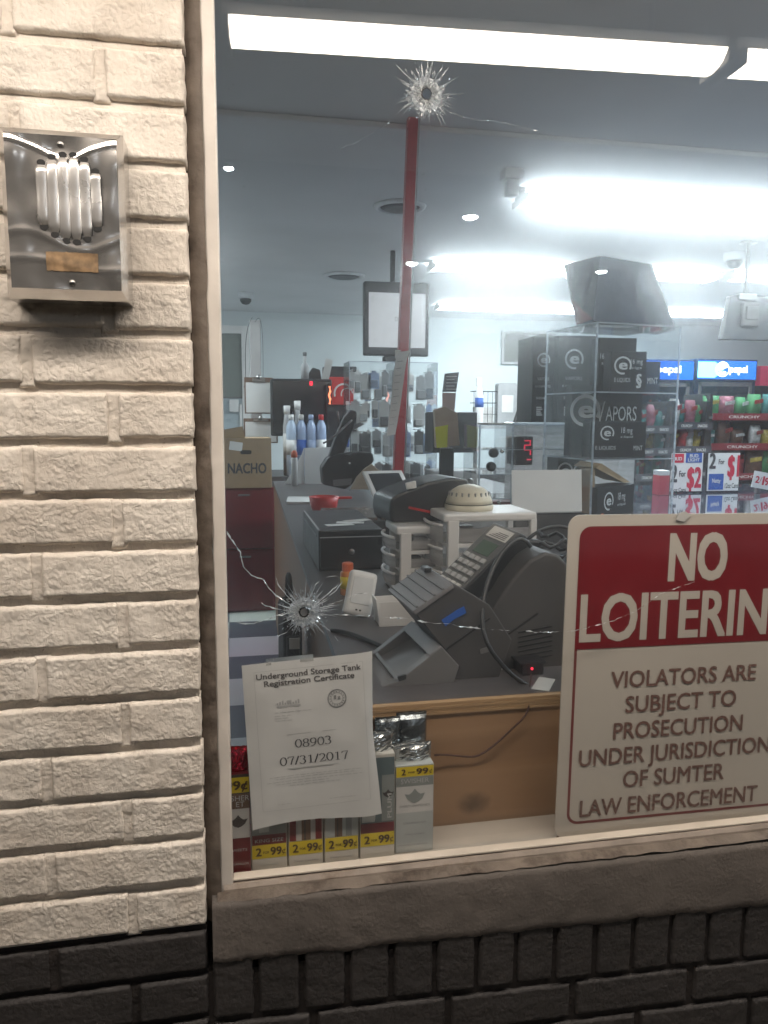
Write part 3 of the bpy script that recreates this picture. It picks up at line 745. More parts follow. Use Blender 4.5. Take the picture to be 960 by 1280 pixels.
def dome_cam(p, z, lab):
    q = atz(*p, 2.75); t = thing('dome_camera', lab, 'camera', (q.x, q.y, 2.75))
    m = MB(); m.lathe([(.075, 0), (.075, -.05), (.065, -.06)], n=24); m.build('base', WHITE_C, t)
    m = MB(); m.lathe([(.058, -.055), (.055, -.085), (.035, -.11), (.005, -.118)], n=24); m.build('dome', BLACK, t)
dome_cam((307, 366), 2.75, 'small dome camera on the ceiling near the left window jamb')
dome_cam((918, 316), 2.75, 'dome camera on the ceiling beside the hanging monitor')
q = atz(640, 212, 2.75)
t = thing('ceiling_bracket', 'small white junction bracket on the ceiling at the end of the nearest strip light', 'bracket', (q.x, q.y, 2.75))
m = MB(); m.box(-.05, .05, -.04, .04, -.05, 0, .004); m.build('plate', LTGREY, t); m = MB(); m.box(-.03, .03, -.03, .03, -.13, -.05, .006); m.box(-.02, .06, -.01, .01, -.1, -.08, .003); m.build('head', MDGREY, t)

# ------------------------------------------------------------------ red pole, receipts, cable
pt, pb = atz(516, 120, 2.72), at(496.5, 592, 2.0); pb = at(495, 640, 2.25)
pole = thing('red_pole', 'tall red square pole running from the counter to the ceiling', 'pole', (pb.x, pb.y, 1.05))
a = Vector((0, 0, 0)); b_ = at(517, 112, 2.25) - Vector((pb.x, pb.y, 1.05))
m = MB(); hw = .021
d = (b_ - a)
m.solid([(a.x - hw, -hw, 0), (a.x + hw, -hw, 0), (a.x + hw, hw, 0), (a.x - hw, hw, 0)], [(b_.x - hw, -hw, b_.z), (b_.x + hw, -hw, b_.z), (b_.x + hw, hw, b_.z), (b_.x - hw, hw, b_.z)], .003)
m.build('post', POLE_RED, pole)
m = MB(); m.tube([(a.x + hw + .004, -hw, 0), (b_.x + hw + .004, -hw, b_.z)], .0035); m.build('cable', LTGREY, pole)
m = MB(); m.box(a.x - .05, a.x + .05, -.05, .05, 0, .012, .003); m.build('base_plate', POLE_RED, pole)
# receipt strips taped to the pole
rt = thing('receipt_strip', 'long curling white receipt taped to the red pole', 'receipt', at(499, 440, 2.215))
m = MB(); vs = []; fs = []; n = 24
o = at(499, 440, 2.215)
for i in range(n + 1):
    t_ = i / n; yy = 440 + 105 * t_; xl = 492 + 1 * math.sin(t_ * 3) - 9 * t_ ** 1.4 + (6 * math.exp(-t_ * 9)); wv = 15 - 4 * t_
    A_ = at(xl, yy, 2.20 - .03 * math.sin(t_ * PI)) - o; B2 = at(xl + wv, yy - 2, 2.19 - .045 * math.sin(t_ * PI + .5)) - o; vs += [A_, B2]
for i in range(n): fs.append((2 * i, 2 * i + 1, 2 * i + 3, 2 * i + 2))
m.add(vs, fs, True); pp = m.build('paper_strip', PAPER, rt)
for i in range(3, n - 1, 2):
    m = MB(); a_ = vs[2 * i].lerp(vs[2 * i + 1], .15) + Vector((0, -.002, 0)); b2 = vs[2 * i].lerp(vs[2 * i + 1], random.uniform(.5, .85)) + Vector((0, -.002, 0)); dz = Vector((0, 0, .0035)); m.quad(a_, b2, b2 + dz, a_ + dz)
    m.build('printed_line', INK_LG, pp)
m = MB(); a_ = at(497, 448, 2.21) - o; m.box(a_.x - .012, a_.x + .012, -.012, -.0105, a_.z, a_.z + .035); m.build('tape', PAPER_D, rt)

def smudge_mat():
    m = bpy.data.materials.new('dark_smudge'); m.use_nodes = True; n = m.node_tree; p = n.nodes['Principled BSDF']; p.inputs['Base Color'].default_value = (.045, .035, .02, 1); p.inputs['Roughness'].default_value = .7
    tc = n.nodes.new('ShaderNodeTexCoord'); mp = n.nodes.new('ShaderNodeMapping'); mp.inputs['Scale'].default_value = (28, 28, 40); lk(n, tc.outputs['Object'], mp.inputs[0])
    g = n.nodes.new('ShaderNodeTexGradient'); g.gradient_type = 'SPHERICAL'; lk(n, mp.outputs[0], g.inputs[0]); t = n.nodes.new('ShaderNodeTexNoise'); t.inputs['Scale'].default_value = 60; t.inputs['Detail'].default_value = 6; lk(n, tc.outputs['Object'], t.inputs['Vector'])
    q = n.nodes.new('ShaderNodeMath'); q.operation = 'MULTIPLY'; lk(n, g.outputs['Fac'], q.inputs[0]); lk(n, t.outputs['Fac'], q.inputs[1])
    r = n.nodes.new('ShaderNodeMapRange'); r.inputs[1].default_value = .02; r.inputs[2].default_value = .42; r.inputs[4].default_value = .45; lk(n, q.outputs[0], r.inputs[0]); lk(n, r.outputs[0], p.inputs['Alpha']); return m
# ------------------------------------------------------------------ long counter
CZ = 1.05
ct = thing('counter', 'long shop counter with grey laminate top and bare plywood end against the window', 'counter', (.3, .158, 0))
CX0, CX1, CY0, CY1 = .285, 1.95, .172, 4.6
X = T(-.3, -.158, 0)
def ctr(m): m.X = X; return m
m = ctr(MB()); m.add([(.235, .173, CZ), (1.95, .173, CZ), (1.95, 4.6, CZ), (.335, 4.6, CZ), (.235, .173, CZ - .02), (1.95, .173, CZ - .02), (1.95, 4.6, CZ - .02), (.335, 4.6, CZ - .02)],
                   [(0, 1, 2, 3), (7, 6, 5, 4), (1, 5, 6, 2), (2, 6, 7, 3), (3, 7, 4, 0), (0, 4, 5, 1)])
m.build('worktop', LAMIN, ct)
m = ctr(MB())
for k, (za, zb, yo) in enumerate(((0, .0045, 0), (.0053, .0092, .001), (.010, .0142, 0), (.015, .0197, .0015))): m.box(.24, 1.95, .158 + yo, .1725, CZ - .02 + za, CZ - .02 + zb)
m.build('plywood_edging', PLYEDGE, ct)
m = ctr(MB()); m.box(.33, 1.94, .163, .18, .7, CZ - .021); m.build('plywood_end', PLY, ct)
m = ctr(MB()); vs = [(.26, .2, .0), (.28, .2, .0), (.36, 4.58, 0), (.34, 4.58, 0)]; m.add(vs + [(x, y, CZ - .021) for x, y, z in vs], [(0, 1, 5, 4), (1, 2, 6, 5), (2, 3, 7, 6), (3, 0, 4, 7)]); m.build('wood_side', OAK, ct)
q = at(592, 1004, .162); m = MB(); m.rect(-.05, .05, -.04, .04, 0); sm = m.build('dark_smudge', smudge_mat(), ct); sm.location = (q.x - .3, .1622 - .158, q.z)

# second low counter: glossy glass top to the right
gc = thing('glass_counter', 'blue grey glossy glass topped counter under the price board', 'counter', (2.0, 2.0, 0))
m = MB(); m.box(0, 3.2, 0, 1.85, CZ - .03, CZ, .003); m.build('glass_top', M('glossy_blue_glass', (.07, .09, .13), .05, var=.15, spec=1.0, coat=1.0), gc)
m = MB(); m.box(.03, 3.17, .03, 1.8, 0, CZ - .032); m.build('cabinet', MDGREY, gc)

# ------------------------------------------------------------------ near machines on the counter
def P3(pts, Y): return [at(x, y, Y) for x, y in pts]
def body(m, pts, Y, dy, bev=.002, heading=(-.06, 1, 0)):
    f = P3(pts, Y); h = Vector(heading) * dy; m.solid(f, [p + h for p in f], bev)
# grey receipt printer with an open paper bay
o = atz(500, 856, CZ); Yp = .25
pr = thing('receipt_printer', 'dark grey receipt printer with an open empty paper bay at the counter edge', 'printer', (o.x, o.y, CZ))
X = T(-o.x, -o.y, -CZ)
m = MB(); m.X = X
body(m, [(477, 859), (499, 851), (552, 809), (574, 834), (566, 857)], Yp, .02, .0015)          # near cheek
f = P3([(477, 859), (499, 851), (552, 809), (574, 834), (566, 857)], Yp); hv = Vector((-.06, 1, 0))
f2 = [p + hv * .165 for p in f]; m.solid(f2, [p + hv * .018 for p in f2], .0015)                    # far cheek
fl = P3([(480, 858), (505, 856), (556, 826), (574, 834), (566, 857)], Yp); fl = [p + hv * .018 for p in fl]; m.solid(fl, [p + hv * .15 for p in fl], .001)
g1 = P3([(497, 853), (501, 850), (503, 856), (498, 858)], Yp); m.solid([p + hv * .002 for p in g1], [p + hv * .18 for p in g1], .001)
m.build('case', MDGREY, pr)
m = MB(); m.X = X; f = P3([(537, 820), (552, 808), (575, 833), (562, 836)], Yp); m.solid([p + hv * .001 for p in f], [p + hv * .17 for p in f], .002); m.build('bay_flap', PRGREY, pr)
m = MB(); m.X = X; q = P3([(497, 846), (508, 843), (508, 849), (499, 852)], Yp - .001); m.solid(q, [p + hv * .006 for p in q], .0005); m.build('catch', BLACK, pr)
m = MB(); m.X = X
body(m, [(516, 763), (566, 729), (612, 756), (640, 800), (620, 858), (562, 858), (574, 834), (553, 808)], Yp + .012, .15, .002); m.build('lower_housing', DKGREY, pr)
# ribbed lid
m = MB(); m.X = X; f = P3([(516, 764), (566, 730), (568, 735), (519, 769)], Yp + .006); m.solid(f, [p + hv * .172 for p in f], .0015)
lid = m.build('ribbed_lid', PRGREY, pr)
m = MB(); m.X = X
for k in range(4):
    t_ = .1 + .22 * k; p = f[0].lerp(f[1], t_); q = p + hv * .17; n_ = Vector((-.004, 0, .006)); d = (f[1] - f[0]).normalized() * .0035
    m.solid([p + d * .0, p + d, p + d + n_ * .45, p + n_ * .45], [q, q + d, q + d + n_ * .45, q + n_ * .45])
m.build('rib', MDGREY, lid)
m = MB(); m.X = X
for (x, y) in ((536, 712), (549, 724)): p = at(x, y, Yp + .12); m.box(p.x - .008, p.x + .006, p.y, p.y + .03, p.z - .006, p.z + .003, .0015)
m.build('connector', BLACK, pr)
m = MB(); m.X = X; q = P3([(552, 775), (572, 762), (580, 758), (583, 766), (568, 774), (557, 783)], Yp + .0085); m.solid(q, [p + Vector((0, .001, 0)) for p in q]); m.build('blue_sticker', BLUE, pr)
m = MB(); m.X = X; f = P3([(600, 812), (612, 808), (613, 814), (601, 818)], Yp + .0105); m.solid(f, [p + Vector((0, .003, 0)) for p in f]); m.build('button', MDGREY, pr)
m = MB(); m.X = X; f = P3([(556, 812), (612, 772), (613, 774), (557, 814)], Yp + .0105); m.solid(f, [p + Vector((0, .003, 0)) for p in f]); m.build('seam', BLACK_M, pr)

# big dark housing of the till printer behind/right
o = atz(640, 858, CZ); th_ = thing('till_housing', 'bulky dark grey plastic till housing with rounded back behind the sign edge', 'till', (o.x, o.y, CZ)); X = T(-o.x, -o.y, -CZ)
m = MB(); m.X = X
body(m, [(566, 860), (600, 800), (614, 765), (640, 725), (662, 700), (682, 690), (698, 693), (712, 708), (722, 735), (722, 858)], Yp + .05, .22, .006); m.build('case', DKGREY, th_)
m = MB(); m.X = X; body(m, [(690, 700), (705, 702), (730, 745), (745, 858), (722, 858), (718, 735)], Yp + .07, .16, .004); m.build('back_cover', M('dark_grey_b', (.045, .043, .043), .55), th_)
m = MB(); m.X = X; body(m, [(615, 806), (672, 766), (673, 768), (616, 808)], Yp + .0485, .004, 0); m.build('seam', BLACK_M, th_)

for k in range(7): m = MB(); m.X = X; f = P3([(648, 790 + 6 * k), (690, 782 + 6 * k), (690, 784 + 6 * k), (648, 792 + 6 * k)], Yp + .0488); m.solid(f, [p + Vector((0, .003, 0)) for p in f]); m.build('vent_slot', BLACK_M, th_)
m = MB(); m.X = X; f = P3([(598, 838), (628, 834), (629, 848), (599, 852)], Yp + .0485); m.solid(f, [p + Vector((0, .001, 0)) for p in f]); lb_ = m.build('label', PAPER_D, th_)
m = MB(); m.X = X
for k in range(3): m.add(P3([(601, 840 + 3.4 * k), (622 - k * 3, 837 + 3.4 * k), (622 - k * 3, 838.3 + 3.4 * k), (601, 841.3 + 3.4 * k)], Yp + .0482), [(0, 1, 2, 3)])
m.build('label_print', INK_G, lb_)
# card terminal with keypad on a tilted stand
o = at(612, 735, .33)
tm = thing('card_terminal', 'dark grey card terminal with keypad and small screen tilted towards the left', 'card terminal', o)
Lx = (at(652, 667, .36) - at(574, 744, .33)); Wd = Vector((-.30, .92, .12)).normalized()
L = Lx.length; Lx.normalize(); Wd = (Wd - Lx * Wd.dot(Lx)).normalized(); Nn = Lx.cross(Wd).normalized()
if Nn.z < 0: Nn = -Nn
org = at(574, 744, .33) - o
R = Matrix(((Lx.x, Wd.x, Nn.x, org.x), (Lx.y, Wd.y, Nn.y, org.y), (Lx.z, Wd.z, Nn.z, org.z), (0, 0, 0, 1)))
WD = .088
m = MB(); m.X = R
m.prism([(0, -.028), (.004, 0), (L, 0), (L + .006, -.012), (L + .002, -.042), (L * .6, -.05), (L * .25, -.045)], 0, WD, .003); m.build('body', BLACK, tm)
m = MB(); m.X = R; m.box(.003, L - .002, .004, WD - .004, -.0005, .0022, .001); m.build('face_plate', M('grey_face', (.11, .11, .11), .45), tm)
m = MB(); m.X = R; m.box(L * .55, L * .74, .02, WD - .02, .002, .0035, .0006); m.build('screen', M('lcd_grey', (.09, .13, .10), .15), tm)
m = MB(); m.X = R; m.box(L * .80, L * .96, .012, WD - .014, .002, .0032, .0005); m.build('label', PAPER_D, tm)
m = MB(); m.X = R
for k in range(4): m.box(L * .82 + k * .004, L * .82 + k * .004 + .0015, .018, WD - .022 - k * .006, .0032, .0037)
m.build('label_print', INK, tm)
for i in range(5):
    for j in range(4):
        m = MB(); m.X = R; m.mi = 0; x = .008 + i * L * .1; y = .012 + j * .0175
        m.box(x, x + L * .062, y, y + .0125, .002, .0062, .0012); m.build('key', [LTGREY if (i > 0) else PAPER_D], tm)
m = MB(); m.X = T(0, 0, 0); q = at(630, 770, .36) - o
m.box(q.x - .03, q.x + .03, .02, .08, q.z - .06, q.z + .05, .006); m.build('stand', DKGREY, tm)

# black cable and brown cord
pts = arc(at(664, 684, .335), at(640, 640, .36), at(575, 760, .26), at(615, 815, .232), 14)[:-1] + arc(at(615, 815, .232), at(640, 850, .225), at(665, 868, .215), at(715, 868, .20), 12)
m = MB(); m.tube(pts, .0042); tag(m.build('black_cable', BLACK), 'thick black cable looping down from the card terminal to the counter edge', 'cable')
pts = arc(at(664, 843, .24), at(660, 880, .155), at(665, 885, .150), at(652, 900, .150), 8)[:-1] + arc(at(652, 900, .150), at(630, 920, .152), at(605, 948, .152), at(588, 946, .152), 10)[:-1] + arc(at(588, 946, .152), at(575, 946, .152), at(560, 942, .150), at(543, 944, .145), 8)
cord_pts = pts
o = atz(668, 846, CZ); rb = thing('power_brick', 'small black box with a red light on the counter edge', 'adapter', (o.x, o.y + .02, CZ))
m = MB(); m.box(-.022, .022, -.012, .03, 0, .024, .003); m.box(-.026, .026, -.014, .032, .021, .025, .001); m.build('case', BLACK, rb)
m = MB(); m.lathe([(.0024, -.001), (.0024, .001), (.001, .002)], T(-.002, -.0125, .013) @ RX(90), 12); m.build('light', LED, rb)
m = MB(); m.X = T(-o.x, -o.y - .02, -CZ); m.tube(cord_pts, .0017, 6); m.build('cord', M('brown_cord', (.06, .02, .015), .5), rb)['label'] = 'thin brown cord hanging in front of the plywood'
o = atz(678, 856, CZ); m = MB(); m.X = T(0, 0, 0) ; a = [atz(x, y, CZ) for x, y in ((664, 862), (686, 865), (694, 850), (674, 847))]
m.solid([p + Vector((0, 0, .0006)) for p in a], [p + Vector((0, 0, .0016)) for p in a]); tag(m.build('paper_note', PAPER_D), 'small cream paper square on the counter beside the red light', 'note')

o = atz(694, 690, CZ + .0); ch = thing('cord_bundle', 'black coiled cord and plug lying behind the till housing', 'cord', (at(690, 690, .62).x, .62, at(690, 690, .62).z))
m = MB(); pts = [(.045 * math.cos(a * .5) * (1 - a * .01), .03 * math.sin(a * .5), -.02 + .002 * a + .008 * math.sin(a * 1.7)) for a in range(34)]; m.tube(pts, .0045, 6); m.tube(arc((.04, 0, .03), (.08, 0, .06), (-.02, 0, .08), (-.06, .02, .02)), .0045, 6); m.build('coil', BLACK, ch)
m = MB(); m.box(-.06, -.03, -.01, .02, -.0, .03, .005); m.build('plug', BLACK, ch)
m = MB(); m.box(-.08, .10, -.06, .10, CZ - at(690, 690, .62).z, -.028, .003); m.build('tray', M('smoked_plate', (.05, .055, .06), .12), ch)
# white hand-held reader leaning, white tray, orange bottle
o = atz(445, 772, CZ); wr = thing('white_reader', 'rounded white hand-held reader with two dark slots, leaning on the counter', 'card reader', (o.x, o.y, CZ))
m = MB(); rot = T(0, 0, .003) @ RY(14) @ RX(-18)
bm = bmesh.new()
m.X = rot; m.box(-.034, .034, -.014, .014, 0, .108, .011, seg=4); m.build('shell', WHITE_P, wr)
m = MB(); m.X = rot; m.box(-.024, .024, -.0155, -.0135, .028, .092, .0012); m.build('front_panel', M('white_panel', (.70, .70, .70), .25), wr)
for x in (-.005, .004):
    m = MB(); m.X = rot; m.box(x - .0025, x + .0025, -.0152, -.0135, .012, .016, .0004); m.build('slot', BLACK, wr)
cx, z0, ww, hh = span(471, 736, 522, 772, .62)
wt = thing('white_tray', 'small white open plastic tray behind the white reader', 'tray', (cx, .66, CZ))
m = MB(); hw = ww / 2; m.prism([(-hw * .8, 0), (hw * .9, 0), (hw, .062), (hw - .003, .062), (hw * .85, .004), (-hw * .78, .004), (-hw + .003, .062), (-hw, .062)], -.03, .03); m.box(-hw * .85, hw * .92, -.032, -.029, 0, .056); m.box(-hw * .85, hw * .92, .029, .032, 0, .056)
m.build('shell', WHITE_P, wt)
o = atz(436, 745, CZ); ob = thing('orange_bottle', 'small orange bottle with ribbed cap behind the white reader', 'bottle', (o.x, o.y + .02, CZ))
m = MB(); m.lathe([(.019, 0), (.02, .004), (.02, .058), (.014, .066)], n=20); m.build('body', M('amber', (.65, .22, .05), .25), ob)
m = MB(); m.lathe([(.0155, .064), (.0155, .083), (.013, .086)], n=14, smooth=False); m.build('cap', ORANGE, ob)
m = MB(); m.lathe([(.0203, .018), (.0203, .05)], n=20); m.build('label', YELLOW, ob)

# white drawer towers
def drawers(name, label, x0, y0, wx, dyy, h, n, z0=CZ):
    t = thing(name, label, 'drawer unit', (x0, y0, z0))
    m = MB(); p = .018
    m.box(0, wx, 0, dyy, h - .022, h, .006); m.box(0, wx, 0, dyy, 0, .014, .003)
    for (xa, ya) in ((.012, 0), (wx - p, 0), (.012, dyy - p), (wx - p, dyy - p)): m.box(xa, xa + p + (.012 if xa < .02 else 0), ya, ya + p, .01, h - .016, .003)
    hh = (h - .036) / n
    for k in range(1, n): m.box(.014, wx - .004, .003, dyy - .003, .014 + k * hh - .005, .014 + k * hh + .005, .001)
    m.build('frame', WHITE_P, t)
    for k in range(n):
        za = .014 + k * hh + .008; zb = .014 + (k + 1) * hh - .008
        d = MB(); nn = 10; vs = []; fs = []
        for i in range(nn + 1):
            y = .006 + (dyy - .012) * i / nn; bul = -.016 * math.sin(PI * i / nn) ** .7
            vs += [(bul, y, za), (bul * 1.25, y, (za + zb) / 2), (bul, y, zb)]
        for i in range(nn): a = i * 3; fs += [(a, a + 3, a + 4, a + 1), (a + 1, a + 4, a + 5, a + 2)]
        d.add(vs, fs, True); d.box(.03, wx - .012, .007, .0085, za, zb - .01); d.box(.03, wx - .012, dyy - .0085, dyy - .007, za, zb - .01); d.box(.004, wx - .012, .008, dyy - .008, za, za + .0015)
        d.build('drawer', CLEAR_T, t)
        l = MB(); l.tube([Vector((-.017 * math.sin(PI * i / nn) ** .7 - .003, .006 + (dyy - .012) * i / nn, zb)) for i in range(nn + 1)], .004, 6); l.build('drawer_lip', WHITE_P, t)
        rn = random.Random(k + int(x0 * 100))
        for q in range(4):
            c = MB(); xa = rn.uniform(.035, wx - .06); ya = rn.uniform(.02, dyy - .06); c.box(xa, xa + rn.uniform(.02, .05), ya, ya + rn.uniform(.02, .05), za + .002, za + rn.uniform(.01, .03), .001)
            c.build('small_item', [PAPER_D, MDGREY, LTGREY, KRAFT][(k + q) % 4], t)
    return t
a = atz(505, 745, CZ); 
drawers('drawer_tower', 'short white drawer tower with clear bulging drawers, left one of the pair', .468, .93, .128, .15, .182, 3)
drawers('drawer_tower', 'taller white drawer tower with the cream dome standing on it', .578, .86, .255, .19, .222, 3)
q = at(588, 641, .94)
dm_ = thing('cream_dome', 'cream plastic dome with slots round its side on the taller drawer tower', 'dome', (q.x, .955, CZ + .2222))
m = MB(); m.lathe([(.064, 0), (.066, .004), (.066, .014), (.063, .016)], n=36); m.build('rim', CREAMP, dm_)
m = MB(); m.lathe([(.0640, .017), (.061, .028), (.055, .042), (.045, .054), (.030, .063), (.013, .067), (.001, .068)], n=36); dome = m.build('shell', CREAMP, dm_)
m = MB()
for k in range(20):
    a = 2 * PI * k / 20; m.X = RZ(math.degrees(a)); m.box(.0535, .0565, -.0022, .0022, .034, .048, 0)
m.build('slot', INK_G, dome)
m = MB(); m.lathe([(.0645, .0155), (.0645, .0175)], n=36); m.build('seam', BLACK_M, dm_)

# black label printer on the short tower, with pale tag and red line
cx, z0, ww, hh = span(487, 598, 592, 662, 1.0)
lp = thing('label_printer', 'black rounded label printer with a red edge on the short drawer tower', 'printer', (cx, 1.0, CZ + .1825)); X = T(-cx, -1.0, -CZ - .1825)
m = MB(); m.X = X
f = P3([(490, 661), (487, 640), (489, 624), (497, 618), (535, 603), (567, 597), (584, 599), (592, 612), (588, 640), (552, 658), (540, 664)], 1.0)
f = [Vector((p.x, p.y, max(p.z, CZ + .183))) for p in f]
m.solid(f, [p + Vector((-.02, .16, 0)) for p in f], .007); m.build('case', BLACK, lp)
m = MB(); m.X = X; f = P3([(511, 633), (545, 640), (545, 643), (511, 636)], .998); m.solid(f, [p + Vector((0, .004, 0)) for p in f]); m.build('red_edge', REDP, lp)
m = MB(); m.X = X; f = P3([(507, 604), (520, 601), (521, 610), (509, 612)], .99); m.solid(f, [p + Vector((0, .012, 0)) for p in f], .002); m.build('pale_tag', PAPER, lp)
# white card
cx, z0, ww, hh = span(640, 587, 729, 641, 1.55)
wc = thing('blank_card', 'blank white card standing on edge left of the acrylic case', 'card', (cx, 1.55, z0))
m = MB(); m.box(-ww / 2, ww / 2, -.002, .002, 0, hh, X=RX(-6)); m.build('sheet', PAPER, wc)
m = MB(); m.prism([(-.03, -.0), (.03, -.0), (.015, .03), (-.015, .03)], .004, .05); m.build('holder', CLEAR, wc)
st_ = thing('display_plinth', 'dark stand carrying the blank white card behind the drawer towers', 'stand', (cx, 1.58, CZ))
m = MB(); m.box(-.13, .12, -.05, .08, 0, z0 - CZ - .001, .004); m.build('block', DKGREY, st_)
m = MB(); m.box(-.135, .125, -.055, .085, z0 - CZ - .006, z0 - CZ - .0005, .001); m.build('top_sheet', M('glass_black', (.02, .02, .022), .08), st_)

# black cash drawer with receipts, binder, red dish
cb = thing('cash_drawer', 'black steel cash drawer with loose receipts on top', 'cash drawer', (.30, 1.26, CZ))
m = MB(); m.box(0, .20, .012, .52, 0, .125, .003); m.build('case', BLACK, cb)
m = MB(); m.box(.004, .196, 0, .0135, .012, .105, .002); m.box(-.002, .001, .06, .46, .1, .104); m.build('drawer_front', M('black_enamel', (.02, .02, .022), .3), cb)
m = MB(); m.lathe([(.009, 0), (.009, .004), (.007, .006)], T(.10, .0, .06) @ RX(90), 16); m.build('lock', STEEL_D, cb)
m = MB(); m.box(-.001, .005, .02, .5, .1255, .128); m.box(.003, .197, -.002, .002, .104, .107); m.build('bright_edge', LTGREY, cb)
for k, (x, y, r_, c_) in enumerate(((.08, .12, 8, PAPER), (.12, .16, -12, PAPER), (.15, .2, 25, PAPER_D))):
    m = MB(); m.X = T(0, 0, 0); m.box(-.045, .045, -.02, .02, 0, .0008)
    p = m.build('receipt', c_); p.location = (.30 + x, 1.26 + y, CZ + .1262 + k * .001); p.rotation_euler = (0, 0, math.radians(r_))
    tag(p, ['white receipt lying flat on the black cash drawer, lowest of three', 'white receipt lying askew on the black cash drawer, middle of three', 'cream receipt turned sideways on the black cash drawer, topmost of three'][k], 'receipt', 'receipts on the cash drawer')
bd = thing('magazine_tray', 'black tray carrying glossy printed magazines behind the cash drawer', 'tray', (.62, 2.1, CZ))
m = MB(); m.prism([(-.2, .0), (.16, .0), (.19, .06), (-.23, .06)], -.18, .2, .004); m.build('tray', BLACK, bd)
MAG = M('magazine_cover', (.13, .10, .09), .25, var=.7, vs=22, stain=(.30, .16, .10), ss=14, st=.5)
m = MB(); m.box(-.21, .0, -.16, .18, .061, .072, .001, X=RZ(-4)); m.build('magazine', MAG, bd)
m = MB(); m.box(0.0, .17, -.15, .17, .061, .069, .001, X=RZ(3)); m.build('magazine', M('magazine_cover_b', (.2, .15, .13), .25, var=.7, vs=16, stain=(.06, .07, .09), ss=12), bd)
ul = MB(); ul.box(.42, .80, 1.95, 2.27, CZ, CZ + .0); 
o = atz(404, 638, CZ); rd = thing('red_dish', 'red plastic dish behind the magazine tray', 'dish', (o.x, 2.75, CZ)); 
m = MB(); m.lathe([(.055, 0), (.065, .02), (.075, .075), (.072, .075), (.06, .02), (.05, .008)], n=20); m.build('bowl', REDP, rd)
m = MB(); m.box(.0, .14, -.012, .012, .06, .072, .003); m.build('handle', REDP, rd)
m = MB(); a = [atz(x, y, CZ) for x, y in ((358, 630), (389, 630), (391, 623), (360, 623))]; m.solid([p + Vector((0, 0, .001)) for p in a], [p + Vector((0, 0, .012)) for p in a]); tag(m.build('paper_pad', PAPER), 'flat white pad of paper near the left edge of the counter', 'paper')

# white tablet till with mirror-like screen
cx, z0, ww, hh = span(463, 588, 522, 622, 1.95)
tb = thing('tablet_till', 'white framed tablet leaning back in front of the red pole foot', 'tablet', (cx, 1.95, z0 - .005))
rot = RZ(12) @ RX(-52)
m = MB(); m.X = rot; hw = ww / 2 * .92; m.box(-hw, hw, -.008, .006, 0, .16, .005); m.build('frame', WHITE_P, tb)
m = MB(); m.X = rot; m.box(-hw + .02, hw - .02, -.0095, -.0075, .022, .14, .0005); m.build('screen', M('screen_mirror', (.25, .25, .25), .06, 1.0, var=0), tb)
m = MB(); m.prism([(-.04, CZ - z0 + .006), (.04, CZ - z0 + .006), (.02, .05), (-.02, .05)], .06, .1); m.build('stand', LTGREY, tb)
pts = arc(at(414, 786, .60), at(440, 772, .58), at(455, 792, .52), at(480, 788, .46), 12) + arc(at(480, 788, .46), at(500, 786, .44), at(520, 800, .42), at(545, 792, .43), 8)[1:]
for p_ in pts: p_.z = max(CZ + .005, p_.z)
m = MB(); m.tube([Vector((p_.x, p_.y, CZ + .0055)) for p_ in pts], .005); tag(m.build('grey_cable', BLACK), 'short black cable lying on the counter behind the open paper bay', 'cable')
# ================================================================== window display: sign, certificate, cigar packs
SY = .078
c00, c10, c11, c01 = at(689, 1054, SY), at(974, 1012, SY), at(1000, 640, SY), at(718, 648, SY)
SW = .432; SH = (c01.z - c00.z)
sg = thing('no_loitering_sign', 'red and cream NO LOITERING sign standing inside the window at the right', 'sign', (c00.x + .006, SY, .8355), 0)
SGT = RY(.6)
m = MB(); m.X = SGT
def rrect(x0, x1, z0, z1, r, n=6):
    o = []
    for cx, cz, a0 in ((x1 - r, z1 - r, 0), (x0 + r, z1 - r, 90), (x0 + r, z0 + r, 180), (x1 - r, z0 + r, 270)):
        for k in range(n + 1): a = math.radians(a0 + 90 * k / n); o.append((cx + r * math.cos(a), cz + r * math.sin(a)))
    return o
m.prism(rrect(0, SW, 0, SH, .02), 0, .0025); m.build('panel', SIGNW, sg)
bw = .0045; e0 = .019
m = MB(); m.X = SGT
o_ = rrect(e0, SW - e0, .024, SH - .018, .019, 8); i_ = rrect(e0 + bw, SW - e0 - bw, .024 + bw, SH - .018 - bw, .015, 8); n = len(o_)
m.add([(x, -.0004, z) for x, z in o_] + [(x, -.0004, z) for x, z in i_], [(k, (k + 1) % n, n + (k + 1) % n, n + k) for k in range(n)]); m.build('border', M('faded_border_red', (.24, .055, .055), .5, var=.15), sg)
HB = SH * .597
m = MB(); m.X = SGT
top = [p for p in rrect(e0 + .0002, SW - e0 - .0002, HB - .1, SH - .0182, .019, 8) if p[1] > HB] ; top = top + [(e0 + .0002, HB), (SW - e0 - .0002, HB)]
m.add([(x, -.0008, z) for x, z in top], [tuple(range(len(top)))]); m.build('red_band', RED, sg)
def sp(px, py):   # sign coordinates of a photo point on the sign
    p = at(px, py, SY); v = SGT.inverted() @ (p - Vector((c00.x + .006, SY, .8355))); return v.x, v.z
m = MB(); m.X = SGT
def tl(txt, xl, xr, yb, yt, bold, sh=0.0):
    (a, z0), (b, z1) = sp(xl, yb[0]), sp(xr, yb[1]); zz = (z0 + z1) / 2; _, zt = sp(xl, yt)
    m.text(txt, (a + b) / 2, zz, zt - z0, b - a, -.0012, bold, shear=sh)
tl('NO', 834, 907, (725, 722), 669, .04)
tl('LOITERING', 723, 996, (805, 786), 748, .026)
m.build('white_lettering', SIGNW, sg)
m = MB(); m.X = SGT
tl('VIOLATORS ARE', 763, 944, (861, 848), 841, .014)
tl('SUBJECT TO', 781, 919, (891, 881), 871, .014)
